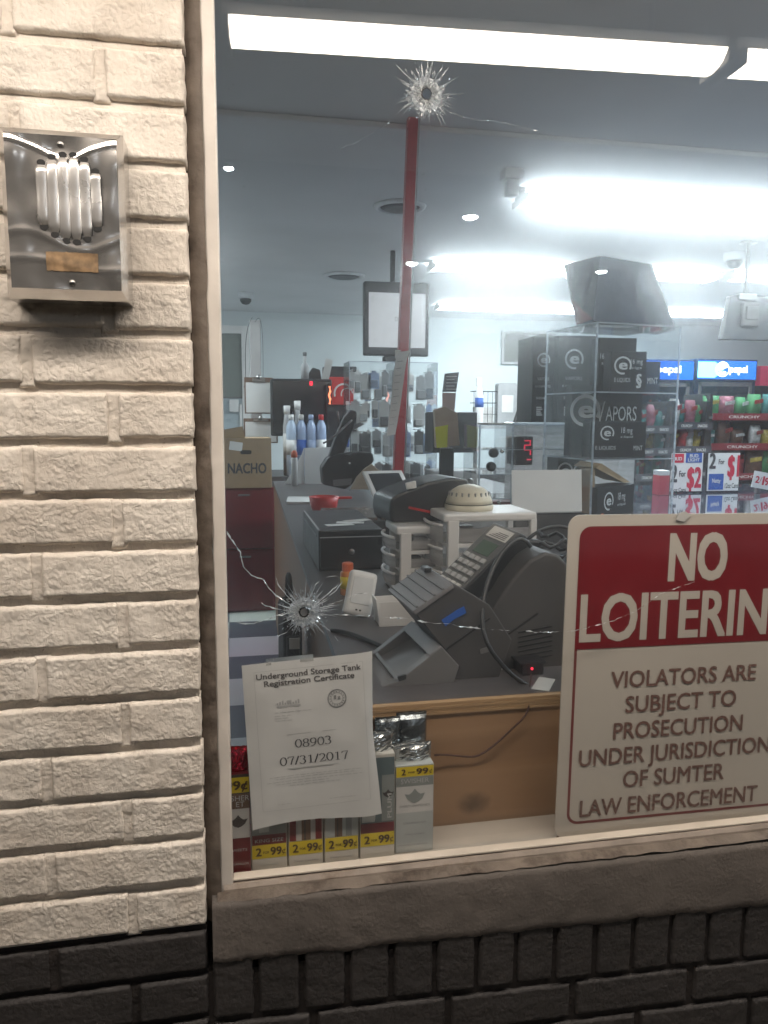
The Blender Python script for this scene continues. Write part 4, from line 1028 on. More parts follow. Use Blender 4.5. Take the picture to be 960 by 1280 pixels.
tl('PROSECUTION', 766, 927, (923, 913), 903, .014)
tl('UNDER JURISDICTION', 723, 961, (957, 940), 937, .014)
tl('OF SUMTER', 778, 904, (983, 974), 963, .014)
tl('LAW ENFORCEMENT', 724, 945, (1019, 1002), 999, .014)
m.build('dark_lettering', SIGNINK, sg)
for (x, y) in ((696, 1047), (701, 815), (738, 668), (722, 816)):
    pass
for (x, y) in ((697, 1047),):
    a, z = sp(x, y); m = MB(); m.X = SGT; m.lathe([(.003, 0), (.003, .0008)], T(a, -.0002, z) @ RX(90), 12); m.build('corner_hole', M('rust', (.16, .09, .06), .8), sg)
a, z = sp(853, 645); m = MB(); m.X = SGT; m.prism([(a - .012, z - .006), (a + .002, z - .009), (a + .014, z + .002), (a + .002, z + .008), (a - .010, z + .004)], -.003, -.0015); m.build('tape', PAPER_D, sg)

# certificate taped to the glass
o = at(302, 832, .062); q = at(466, 815, .062); r_ = at(316, 1038, .064); s_ = at(478, 1016, .064)
ce = thing('certificate', 'white storage tank registration certificate taped inside the glass, its edges curling', 'certificate', (r_.x, .063, r_.z))
bl, br, tl_, tr_ = [p - Vector((r_.x, .063, r_.z)) for p in (r_, s_, o, q)]
def cpos(u, v, off=0.0):
    p = bl.lerp(br, u).lerp(tl_.lerp(tr_, u), v)
    y = .004 * math.sin(u * 3.0 + v * 2) * (1 - v) + .010 * max(0, u - .8) * 5 * (1 - abs(v - .55)) * (u - .8) * 5 + .0016 * noise.noise(Vector((u * 3, v * 4, 1))) + .0012 * noise.noise(Vector((u * 9, v * 2, 5)))
    p = p.copy(); p.y += abs(y) + off
    if u > .85: p.x -= .006 * ((u - .85) / .15) ** 2 * (1 - abs(2 * v - 1.0))
    if v < .15: p.z += .004 * math.sin(u * 5) * (.15 - v) / .15
    return p
m = MB(); vs = []; fs = []; N = 30
for j in range(N + 1):
    for i in range(N + 1): vs.append(cpos(i / N, j / N))
for j in range(N):
    for i in range(N): a = j * (N + 1) + i; fs.append((a, a + 1, a + N + 2, a + N + 1))
m.add(vs, fs, True); m.build('sheet', PAPER, ce)
CW, CH = (br - bl).length, (tl_ - bl).length
class CM(MB):
    def flat(s, geo):   # geo: MB in sheet coordinates (x across, z up, metres) -> bent onto the sheet
        s.add([cpos(v.x / CW, v.z / CH, -.0006 + v.y) for v in geo.v], geo.f); return s
def line(gm, u0, u1, v, t=.0006): gm.rect(u0 * CW, u1 * CW, v * CH, v * CH + t, 0)
g = MB(); g.text('Underground Storage Tank', .5 * CW, .905 * CH, .0082, .80 * CW, 0, .018); g.text('Registration Certificate', .5 * CW, .860 * CH, .0082, .69 * CW, 0, .018)
CM().flat(g).build('title', M('title_ink', (.16, .15, .15), .8, var=0), ce)
g = MB(); serif(g, '08903', .5 * CW, .472 * CH, .0130, .285 * CW); serif(g, '07/31/2017', .5 * CW, .368 * CH, .0130, .53 * CW)
CM().flat(g).build('numbers', M('number_ink', (.12, .12, .13), .8, var=0), ce)
g = MB()
for u0, u1, v in ((.3, .68, .555), (.29, .68, .345), (.3, .64, .340)): line(g, u0, u1, v, .0008)
for k, (u0, u1, v) in enumerate(((.22, .5, .695), (.22, .34, .675), (.22, .32, .66), (.22, .36, .645), (.15, .85, .30), (.2, .8, .287), (.13, .88, .27), (.2, .6, .255), (.3, .7, .24), (.2, .3, .13), (.6, .8, .13))):
    u = u0
    while u < u1:
        w_ = random.uniform(.015, .05); line(g, u, min(u1, u + w_), v, .0007); u += w_ + .012
for (a, b, c, d) in ((.085, .09, .1, .95), (.915, .92, .1, .95)): g.rect(a * CW, a * CW + .0004, c * CH, d * CH, 0)
for v in (.1, .95): g.rect(.085 * CW, .918 * CW, v * CH, v * CH + .0004, 0)
CM().flat(g).build('fine_print', INK_LG, ce)
g = MB(); g.ring(.70 * CW, .745 * CH, .0125, .0145, 0); g.ring(.70 * CW, .745 * CH, .0085, .0092, 0)
for k in range(16): a = 2 * PI * k / 16; g.rect(.70 * CW + .0105 * math.cos(a) - .0007, .70 * CW + .0105 * math.cos(a) + .0007, .745 * CH + .0105 * math.sin(a) - .0009, .745 * CH + .0105 * math.sin(a) + .0009, 0)
g.rect(.70 * CW - .005, .70 * CW - .001, .742 * CH, .742 * CH + .006, 0); g.rect(.70 * CW + .001, .70 * CW + .005, .738 * CH, .738 * CH + .005, 0)
CM().flat(g).build('seal_print', M('seal_grey', (.33, .33, .33), .8, var=.3, vs=300), ce)
g = MB(); g.rect(.24 * CW, .42 * CW, .725 * CH, .725 * CH + .003, 0)
for k in range(9): g.rect((.24 + .02 * k) * CW, (.252 + .02 * k) * CW, .742 * CH, .742 * CH + .003 + .005 * ((k * 7) % 3) / 3, 0)
g.lathe([(.003, 0), (.001, .0001)], T(.33 * CW, 0, .755 * CH) @ RX(90), 12)
CM().flat(g).build('crest_print', INK_LG, ce)
g = MB(); g.rect(.18 * CW, .54 * CW, 1.0 * CH - .004, 1.0 * CH + .006, 0); CM().flat(g).build('tape', thin_clear('tape_clear', (.95, .95, .95), .35, (.85, .84, .8), 1.5, .2), ce)

# cigar packs on the sill
def pack(name, label, x0, x1, yb, yt, Y, dep, cols, parts):
    a = at(x0, yb[0], Y); b = at(x1, yb[1], Y); t_ = at(x0, yt, Y)
    wd = b.x - a.x; h = t_.z - .8354
    t = thing(name, label, 'cigar pack', (a.x, Y, .8354), 0, 'cigar packs along the window sill')
    m = MB(); m.box(0, wd, 0, dep, 0, h, .0012); m.build('carton', cols, t)
    parts(t, wd, h); return t
def band(t, wd, h, z0, z1, txt='2', mat=YELLOW):
    m = MB(); m.rect(.0008, wd - .0008, z0, z1, -.0006); m.build('price_band', mat, t)
    m = MB(); hh = (z1 - z0)
    if txt == '99':
        m.text('99¢', wd * .45, z0 + hh * .22, hh * .55, wd * .92, -.0012, .03)
    else:
        m.text('2', wd * .2, z0 + hh * .22, hh * .56, None, -.0012, .03); m.text('FOR', wd * .41, z0 + hh * .36, hh * .16, wd * .17, -.0012, .02)
        m.text('99', wd * .69, z0 + hh * .22, hh * .56, wd * .32, -.0012, .03); m.text('¢', wd * .91, z0 + hh * .25, hh * .45, None, -.0012, .0)
    m.build('price_print', M('price_ink', (.10, .06, .02), .6, var=0), t)
def face(t, x0, x1, z0, z1, mat, name='panel', y=-.0005):
    m = MB(); m.rect(x0, x1, z0, z1, y); return m.build(name, mat, t)
def leaf(t, cx, cz, s, mat, y=-.001):
    pts = [(-1, .35), (-.55, .25), (-.28, .5), (0, .95), (.28, .5), (.55, .25), (1, .35), (.72, -.35), (.35, -.7), (0, -.85), (-.35, -.7), (-.72, -.35)]
    m = MB(); m.add([(cx + p[0] * s, y, cz + p[1] * s * .8) for p in pts], [tuple(range(len(pts)))]); m.build('emblem', mat, t)
def foil(t, x0, x1, y0, y1, z0, z1, mat, seed, lean=0.0):
    m = MB(); vs = []; fs = []; N = 14
    for sgn in (-1, 1):
        for j in range(N + 1):
            for i in range(N + 1):
                u, v = i / N, j / N; th_k = (y1 - y0) / 2 * math.sin(PI * min(1, max(0, u))) ** .5 * (1 - v ** 5)
                if v > .86: th_k *= .2
                crk = .0016 * noise.noise(Vector((u * 7, v * 9, seed + sgn))) + .0008 * math.sin(v * 55) * (v > .86)
                vs.append((x0 + (x1 - x0) * u + lean * v + .001 * noise.noise(Vector((v * 9, seed, 2))), (y0 + y1) / 2 + sgn * (th_k + .0008) + crk, z0 + (z1 - z0) * v + .002 * noise.noise(Vector((u * 5, seed, 7))) * v))
    for k in range(2):
        for j in range(N):
            for i in range(N): a = k * (N + 1) ** 2 + j * (N + 1) + i; fs.append((a, a + 1, a + N + 2, a + N + 1))
    m.add(vs, fs, False); return m.build('foil_pouch', mat, t)
TXT_W = M('pack_text_pale', (.55, .55, .54), .5, var=0)
def p_red(t, wd, h):
    face(t, .001, wd - .001, h * .80, h * .99, PKDK); band(t, wd, h, h * .80 + .002, h * .80 + .026, '99')
    face(t, .001, wd - .001, h * .655, h * .80, PKBRN); m = MB(); m.text('SHER', wd * .6, h * .735, .008, wd * .75, -.001); m.text('ET', wd * .6, h * .675, .008, wd * .35, -.001); m.build('name_print', TXT_W, t)
    face(t, .001, wd - .001, h * .365, h * .655, M('pack_white', (.68, .66, .64), .5)); leaf(t, wd * .5, h * .53, .014, PKDK)
    m = MB(); m.text('SWEETS', wd * .5, h * .235, .004, wd * .7, -.001); m.text('CIGARILLOS', wd * .5, h * .10, .003, wd * .8, -.001); m.build('small_print', TXT_W, t)
    foil(t, .0, wd, .006, .026, h * .98, h + .036, REDFOIL, 3, -.001)
pk = pack('cigar_pack', 'red cigar pack with red foil top in the left corner of the sill', 284, 314, (1090, 1087), 968, .078, .045, DKRED, p_red)
def p_bird(t, wd, h):
    face(t, .001, wd - .001, h * .25, h * .98, PKGREY); band(t, wd, h, .020, .042)
    m = MB(); m.add([(wd * .22, -.001, .062), (wd * .5, -.001, .062), (wd * .52, -.001, .1), (wd * .42, -.001, .135), (wd * .3, -.001, .14), (wd * .18, -.001, .1)], [(0, 1, 2, 3, 4, 5)]); m.build('pale_figure', PKLT, t)
    face(t, .001, wd - .001, .042, .058, M('pack_wine', (.17, .02, .03), .5), y=-.0008)
    m = MB(); m.text('KING SIZE', wd * .5, .046, .0055, wd * .8, -.0013); m.text('CIGARS', wd * .5, .008, .003, wd * .5, -.0006); m.build('small_print', PKLT, t)
def p_stick(t, wd, h):
    face(t, .001, wd - .001, .043, h * .98, M('pack_pale', (.55, .52, .49), .5)); band(t, wd, h, .020, .042)
    face(t, .002, wd * .22, .043, h * .98, DKRED, 'stripe', -.0008); face(t, wd * .78, wd - .002, .043, h * .98, DKRED, 'stripe', -.0008); face(t, wd * .38, wd * .64, .043, h * .9, PKBRN, 'cigar_print', -.0008)
    face(t, wd * .45, wd * .5, .043, h * .9, PKDK, 'stripe', -.0011)
    m = MB(); m.text('TWO CIGARS', wd * .5, .008, .003, wd * .7, -.0006); m.build('small_print', INK_G, t)
def p_tan(t, wd, h):
    face(t, .001, wd - .001, .043, h * .98, PKLT); band(t, wd, h, .020, .042)
    face(t, wd * .3, wd * .52, .043, h * .9, PKBRN, 'cigar_print', -.0008); face(t, wd * .62, wd * .8, .043, h * .9, PKGREY, 'stripe', -.0008); face(t, wd * .36, wd * .4, .043, h * .9, PKDK, 'stripe', -.0011)
    m = MB(); m.text('TWO CIGARS', wd * .5, .008, .003, wd * .7, -.0006); m.build('small_print', INK_G, t)
CB = M('pack_card', (.62, .58, .52), .5)
pack('cigar_pack', 'grey cigar pack with pale figure and yellow price band, next to the red pack', 315, 359, (1089, 1086), 920, .081, .05, CB, p_bird)
pack('cigar_pack', 'cigar pack with red side stripes and yellow price band under the certificate', 361, 404, (1086, 1083), 930, .081, .05, CB, p_stick)
pack('cigar_pack', 'pale cigar pack with brown stripes and yellow price band under the certificate', 406, 448, (1083, 1080), 930, .081, .05, CB, p_tan)
def p_plum(t, wd, h):
    face(t, .001, wd - .001, .058, h * .97, M('pack_teal', (.13, .17, .18), .4)); band(t, wd, h, .020, .042); face(t, .001, wd - .001, .042, .058, M('pack_wine', (.17, .02, .03), .5), y=-.0008)
    face(t, wd * .62, wd * .97, .06, h * .8, PKGREY, 'side_panel', -.0008); m = MB(); m.add([(wd * .05, -.001, .06), (wd * .42, -.001, .06), (wd * .5, -.001, .1), (wd * .35, -.001, .15), (wd * .1, -.001, .14)], [(0, 1, 2, 3, 4)]); m.build('pale_figure', PKLT, t)
    m = MB(); m.X = T(wd * .9, 0, .065) @ RY(-90); m.text('PLUM', .020, .0, .0065, .040, -.0014, .02); m.build('name_print', TXT_W, t)
    leaf(t, wd * .8, h * .62, .009, PKDK, -.0013)
    foil(t, 0, wd, .008, .03, h * .97, h + .03, SILVER, 9); foil(t, wd * .55, wd * 1.3, .03, .045, h * .97, h + .044, M('foil_dark', (.25, .27, .28), .25, 1.0, bump=1.2, bs=35), 12)
pack('cigar_pack', 'teal cigar pack with foil top beside the tall silver pack', 450, 493, (1078, 1075), 945, .083, .05, CB, p_plum)
def p_silver(t, wd, h):
    face(t, .001, wd - .001, 0.0008, h * .46, PKLT, 'lower_panel'); face(t, .001, wd - .001, h * .46, h * .76, M('pack_white', (.68, .66, .64), .5)); face(t, .001, wd - .001, h * .76, h * .87, PKGREY)
    leaf(t, wd * .5, h * .645, .0165, PKGREY); m = MB(); m.text('SWISHER', wd * .5, h * .795, .0075, wd * .74, -.001); m.build('name_print', TXT_W, t)
    m = MB(); m.text('SWEETS DIAMONDS', wd * .5, h * .525, .0035, wd * .8, -.001); m.text('CIGARILLOS', wd * .5, h * .33, .0032, wd * .6, -.001); m.text('TWO CIGARS', wd * .5, h * .2, .0026, wd * .5, -.001); m.text('SMOKING WARNING', wd * .45, h * .08, .0026, wd * .8, -.001); m.build('small_print', INK_G, t)
    band(t, wd, h, h * .87, h * .985); foil(t, .0, wd * 1.0, .012, .03, h * .985, h + .028, SILVER, 21); foil(t, wd * .15, wd * .96, .03, .052, h, h + .070, M('foil_dark', (.25, .27, .28), .25, 1.0, bump=1.2, bs=35), 23)
pack('cigar_pack', 'tall silver grey cigar pack with a white emblem panel and foil pouches on top', 494, 541, (1077, 1070), 958, .088, .06, PKLT, p_silver)
# ================================================================== farther things
def txt(s_, cx, z, h, w_=None, y=-.001, bold=0.0, mat=PRINT, parent=None, name='print', X=I4):
    m = MB(); m.X = X; m.text(s_, cx, z, h, w_, y, bold); return m.build(name, mat, parent)
# red cabinets and NACHO carton (left, on the floor side)
cabs = [('red_cabinet', 'dark red cabinet under the brown carton, upper of two', .50, .47), ('red_cabinet', 'dark red cabinet on the floor, lower of two', 0.0, .49)]
q0, q1 = at(270, 600, 4.9), at(342, 600, 4.9)
for nm, lb, z0, hh in cabs:
    t = thing(nm, lb, 'cabinet', (q0.x - .02, 4.9, z0 + .002), 0, 'stacked red cabinets'); wd = q1.x - q0.x + .02
    m = MB(); m.box(0, wd, .012, .5, 0, hh, .006); m.build('body', DKRED, t)
    m = MB(); m.box(.012, wd - .012, 0, .014, .012, hh - .012, .004); d_ = m.build('door', M('dark_red_door', (.16, .014, .02), .4, var=.2), t)
    m = MB(); m.box(wd * .4, wd * .6, -.012, 0, hh - .06, hh - .045, .003); m.build('handle', MDGREY, d_)
a, b = at(281, 610, 4.88), at(339, 547, 4.88)
nb = thing('brown_carton', 'brown NACHO carton with a hand hole on the red cabinets', 'carton', (a.x, 4.88, .974)); wd, hh = b.x - a.x, b.z - a.z
m = MB(); m.box(0, wd, 0, .4, 0, hh, .003); m.build('box', KRAFT, nb)
txt('NACHO', wd * .48, hh * .30, .075, wd * .82, -.002, .03, INK, nb)
m = MB(); m.prism(rrect(wd * .34, wd * .58, hh * .68, hh * .76, .015), -.003, -.0005); m.build('hand_hole', BLACK_M, nb)
m = MB(); m.box(-.005, wd * .26, -.003, -.001, hh * .78, hh * .95, X=RY(8)); m.build('shipping_label', PAPER, nb)
m = MB(); m.solid([(0, 0, hh), (wd * .45, 0, hh), (wd * .45, .2, hh + .0), (0, .2, hh + .0)], [(-.02, -.06, hh + .06), (wd * .4, -.06, hh + .09), (wd * .44, .2, hh + .004), (0, .2, hh + .004)]); m.build('flap', KRAFT_L, nb)
# white post with wires and two clipboards
pq = at(320, 480, 5.5); t = thing('white_post', 'white painted post behind the clipboards, with loose wires', 'post', (pq.x, 5.5, 0)); zt = at(320, 400, 5.5).z
m = MB(); m.box(-.045, .045, 0, .09, 0, zt, .006); m.build('post', M('post_grey', (.42, .40, .39), .6), t)
m = MB(); m.tube(arc((-.02, -.01, zt + .02), (-.12, -.02, zt - .1), (-.06, -.015, zt - .5), (-.10, -.02, zt - .55)), .0025, 6); m.tube(arc((.0, -.01, zt - .02), (.06, -.02, zt + .1), (.07, -.01, zt - .1), (.055, -.01, zt - .6)), .002, 6)
m.build('wire', BLACK, t)
for k, (x0, y0, x1, y1, lb) in enumerate(((306, 472, 341, 517, 'clipboard with white paper hanging on the white post, upper one'), (305, 523, 347, 554, 'clipboard with white paper below the other one on the white post'))):
    a, b = at(x0, y1, 5.42), at(x1, y0, 5.42); t = thing('clipboard', lb, 'clipboard', (a.x, 5.42, a.z), 0, 'clipboards on the white post'); wd, hh = b.x - a.x, b.z - a.z
    m = MB(); m.box(0, wd, 0, .006, 0, hh, .002); m.build('board', PKBRN, t); m = MB(); m.box(.012, wd - .012, -.003, -.0005, .01, hh * .86); m.build('paper', PAPER, t)
    m = MB(); m.box(wd * .28, wd * .72, -.012, -.001, hh * .88, hh * .98, .003); m.lathe([(.02, 0), (.02, .006)], T(wd / 2, -.006, hh) @ RX(90), 14); m.build('clip', STEEL_D, t)
# pass-through window with white frame on the back wall
a, b = at(262, 560, 8.38), at(311, 408, 8.38)
t = thing('interior_window', 'white framed pass-through window in the back wall at the far left', 'window', (a.x, 8.38, a.z)); wd, hh = b.x - a.x, b.z - a.z
m = MB(); f_ = .09
for bx in ((0, f_, 0, hh), (wd - f_, wd, 0, hh), (f_, wd - f_, hh - f_, hh), (f_, wd - f_, 0, f_)): m.box(bx[0], bx[1], -.05, .02, bx[2], bx[3], .004)
m.build('frame', WHITE_P, t)
m = MB(); m.box(f_, wd - f_, -.01, .0, hh * .42, hh - f_); m.build('shade', M('grey_green', (.20, .22, .20), .7), t)
m = MB(); m.box(f_, wd - f_, -.012, .0, f_, hh * .42); m.build('pane', M('pale_blue_room', (.45, .52, .55), .3), t); m = MB(); m.box(f_, wd - f_, -.03, -.012, hh * .41, hh * .425); m.build('glazing_bar', MDGREY, t)
m = MB(); m.box(wd * .5, wd * .72, -.10, -.012, hh * .30, hh * .40, .004); m.box(wd * .74, wd * .80, -.06, -.012, f_, hh * .36, .004); m.build('switch_box', WHITE_P, t)
# back counter for the things at the rear left, dark monitor
a, b = at(338, 560, 5.1), at(480, 560, 5.1)
t = thing('rear_counter', 'low rear counter behind the bottles and the dark monitor', 'counter', (a.x, 5.0, 0)); wd = 2.4
m = MB(); m.box(0, wd, 0, .8, CZ - .04, CZ, .004); m.build('worktop', LAMIN, t); m = MB(); m.box(.03, wd - .03, .03, .78, 0, CZ - .042); m.build('cabinet', MDGREY, t)
x, z, wd, hh = span(339, 474, 415, 545, 5.25); t = thing('dark_monitor', 'wide dark monitor with a red light behind the bottles', 'monitor', (x, 5.25, z))
m = MB(); m.box(-wd / 2, wd / 2, 0, .09, 0, hh, .012); m.build('casing', BLACK, t); m = MB(); m.box(-wd / 2 + .02, wd / 2 - .02, -.003, .001, .03, hh - .02); m.build('screen', M('dead_screen', (.012, .012, .014), .15), t)
m = MB(); m.box(-.06, .06, .03, .08, CZ - z, .01); m.build('stand', BLACK, t); m = MB(); q = at(389, 479, 5.24); m.box(q.x - x - .012, q.x - x + .012, -.006, -.002, q.z - z - .018, q.z - z + .016, .002); m.build('red_light', LED, t)
q = at(412, 494, 5.1); t = thing('neon_light', 'small vertical orange neon light beside the dark monitor', 'neon light', (q.x, 5.1, q.z))
m = MB(); m.tube([(0, 0, -.07), (.006, 0, -.03), (-.006, 0, 0), (.006, 0, .03), (0, 0, .07)], .009); m.build('tube', NEON, t); m = MB(); m.box(-.02, .02, .012, .03, -.09, .09, .003); m.box(-.02, .02, .012, .03, CZ - q.z, -.09); m.build('back_plate', BLACK, t)
x, z, wd, hh = span(408, 458, 442, 506, 5.5); t = thing('red_carton', 'red and black cardboard display with white cups behind the neon light', 'carton', (x, 5.5, z))
m = MB(); m.box(-wd / 2, wd / 2, 0, .2, 0, hh * .72, .004); m.build('box', REDP, t); m = MB(); m.box(-wd / 2 - .01, wd / 2 + .03, .02, .2, hh * .7, hh, .004); m.build('top_panel', BLACK, t)
m = MB(); m.ring(0.03, hh * .3, .07, .085, -.003, 20, 200); m.ring(.06, hh * .28, .045, .055, -.003, 10, 200); m.build('curl_print', PAPER_D, t)
m = MB(); m.box(-wd / 2, wd / 2, .01, .19, CZ - z, -.001); m.build('foot', BLACK, t)
for k, (x0, y0, x1, y1, lb) in enumerate(((376, 441, 386, 470, 'tall white bottle on top of the dark monitor'), (402, 452, 411, 478, 'leaning white paper slip above the dark monitor'))):
    x, z, wd, hh = span(x0, y0, x1, y1, 5.3); t = thing('white_bottle' if k == 0 else 'paper_slip', lb, 'bottle' if k == 0 else 'paper', (x, 5.3, at(389, 474, 5.25).z + .001))
    m = MB()
    if k == 0:
        m.lathe([(wd / 2, 0), (wd / 2, hh * .55), (wd * .2, hh * .75), (wd * .2, hh)], n=14); m.build('body', LTGREY, t); m = MB(); m.lathe([(wd * .24, hh), (wd * .24, hh + .03)], n=12); m.build('cap', MDGREY, t)
    else: m.box(-wd / 2, wd / 2, 0, .004, 0, hh, X=RY(12)); m.build('sheet', PAPER_D, t)
# clutter on top of the monitor
x, z, wd, hh = span(384, 459, 402, 474, 5.32); t = thing('grey_gadget', 'grey gadget lying on the dark monitor', 'gadget', (x, 5.32, at(389, 474, 5.25).z + .001))
m = MB(); m.prism([(-wd / 2, 0), (wd / 2, 0), (wd * .4, hh * .8), (-wd * .1, hh), (-wd * .4, hh * .4)], 0, .08, .006); m.build('body', DKGREY, t)
# water bottles in a row
for k, px_ in enumerate((368, 381, 394, 407)):
    x, z, wd, hh = span(px_ - 6.3, 519, px_ + 6.3, 562, 4.75)
    t = thing('water_bottle', ['blue white water bottle, leftmost in the row before the dark monitor', 'blue water bottle, second from the left in the row before the dark monitor', 'blue water bottle, third from the left in the row before the dark monitor', 'blue water bottle, rightmost in the row before the dark monitor'][k], 'bottle', (x, 5.05, CZ), 0, 'water bottles in front of the monitor')
    r = wd / 2 * 1.04; z0 = at(0, 562, 5.05).z - CZ; H = at(px_, 519, 5.05).z - CZ
    m = MB(); m.lathe([(r * .9, 0), (r, .01), (r, H * .78), (r * .9, H * .83), (r * .42, H * .92), (r * .42, H * .93)], n=16); m.build('body', LBLUE if k else M('pale_blue_b', (.5, .6, .75), .3), t)
    m = MB(); m.lathe([(r * 1.02, H * .35), (r * 1.02, H * .6)], n=16); m.build('label', [PAPER, BLUE, LBLUE, PAPER][k], t)
    m = MB(); m.lathe([(r * .5, H * .92), (r * .5, H), (r * .4, H * 1.01)], n=12); m.build('cap', [PAPER, PAPER_D, LBLUE, REDP][k], t)
for k, (px_, yt, lb) in enumerate(((359, 507, 'tall white capped bottle at the left end of the water bottles'), (372, 501, 'tallest white capped bottle behind the water bottles'))):
    Y = 5.15; H = at(px_, yt, Y).z - CZ; x = at(px_, 540, Y).x
    t = thing('tall_bottle', lb, 'bottle', (x, Y, CZ), 0, 'white capped bottles'); r = .033
    m = MB(); m.lathe([(r, 0), (r, H * .7), (r * .7, H * .82), (r * .6, H * .9)], n=16); m.build('body', LTGREY, t); m = MB(); m.lathe([(r * .75, H * .88), (r * .8, H), (r * .3, H)], n=14); m.build('cap', PAPER, t)
    m = MB(); m.lathe([(r * 1.03, H * .25), (r * 1.03, H * .6)], n=16); m.build('label', PAPER_D, t)
# paper cup / white sheets and orange topped tube on the counter
Y = 4.3
x, z, wd, hh = span(381, 560, 412, 600, Y); t = thing('paper_holder', 'white folded paper standing on the counter by the orange capped tube', 'paper', (x, Y, CZ)); H = at(390, 559, Y).z - CZ
m = MB(); m.prism([(-wd / 2, 0), (wd / 2, 0), (wd / 2 + .01, H), (-wd / 2, H * .98)], 0, .006); m.prism([(-wd / 2 - .002, 0), (-wd / 2 - .14, 0), (-wd / 2 - .02, H * .8), (-wd / 2 - .002, H)], .01, .016); m.build('sheet', PAPER, t)
x = at(368, 590, Y - .1).x; H = at(368, 563, Y - .1).z - CZ; t = thing('glue_tube', 'white tube with an orange cap standing on the counter', 'tube', (x, Y - .1, CZ))
m = MB(); m.lathe([(.022, 0), (.022, H * .75), (.018, H * .8)], n=14); m.build('body', PAPER, t); m = MB(); m.lathe([(.022, H * .8), (.02, H * .95), (.01, H)], n=14); m.build('cap', ORANGE, t)
# black scanner stand with round base, and beige fan
Y = 3.3; a = at(436, 612, Y)
t = thing('scanner_stand', 'black hand scanner leaning up from a rounded black base on the counter', 'scanner', (a.x, Y, CZ)); X = T(-a.x, -Y, -CZ)
m = MB(); m.X = X; f = P3([(404, 606), (402, 585), (410, 572), (425, 567), (450, 565), (466, 566), (468, 576), (456, 590), (445, 602), (432, 612)], Y); m.solid(f, [p + Vector((0, .12, 0)) for p in f], .01); m.build('base', BLACK, t)
m = MB(); m.X = X; f = P3([(410, 575), (420, 545), (430, 522), (438, 512), (446, 514), (446, 524), (438, 545), (432, 562), (428, 572)], Y + .02); m.solid(f, [p + Vector((0, .07, 0)) for p in f], .008); m.build('handle', BLACK, t)
m = MB(); m.X = X; f = P3([(416, 600), (440, 598), (439, 606), (417, 608)], Y - .003); m.solid(f, [p + Vector((0, .004, 0)) for p in f]); m.build('label', MDGREY, t)
m = MB(); m.X = X; f = P3([(426, 538), (450, 528), (456, 530), (430, 544)], Y + .1); m.solid(f, [p + Vector((0, .01, 0)) for p in f]); m.tube(arc(at(404, 554, Y), at(418, 548, Y), at(428, 535, Y), at(440, 525, Y + .02)), .006, 6); m.tube([at(422, 514, Y + .1), at(424, 530, Y + .1)], .006, 6); m.build('cord', MDGREY, t)
m = MB(); m.X = X; m.lathe([(.006, 0), (.004, .003)], T(*at(437, 579, Y - .002)) @ RX(90), 10); m.build('light', PAPER, t)
a = at(458, 612, 3.2); t = thing('beige_fan_card', 'beige rounded card standing behind the magazine tray', 'card', (a.x, 3.2, CZ)); X = T(-a.x, -3.2, -CZ)
m = MB(); m.X = X; f = P3([(438, 612), (446, 597), (456, 586), (465, 580), (474, 588), (478, 600), (476, 612)], 3.2); m.solid(f, [p + Vector((0, .03, 0)) for p in f], .003); m.build('card', BEIGE, t)
# television on a ceiling arm
x, z, wd, hh = span(455, 354, 537, 444, 4.6); t = thing('television', 'black framed television with a pale screen hanging behind the red pole', 'television', (x, 4.6, z)); tw = wd
m = MB(); m.box(-wd / 2, wd / 2, 0, .07, 0, hh, .012); m.build('casing', M('black_tv', (.02, .02, .022), .4), t)
m = MB(); m.box(-wd / 2 + .035, wd / 2 - .03, -.003, .002, .06, hh - .15 * hh); m.build('screen', M('tv_screen', (.35, .36, .37), .3, emit=(.75, .77, .8), es=.45), t)
txt('DISH', .02, hh * .47, .03, .07, -.004, 0, INK_G, t)
m = MB(); m.tube([(0, .08, hh * .5), (0, .16, hh * .6), (0, .16, 2.75 - z)], .02); m.box(-.06, .06, .06, .1, hh * .3, hh * .65, .004); m.build('arm', BLACK, t)
m = MB(); m.box(-.09, .06, .0, .1, -.045, .0, .01); m.build('foot', BLACK, t)
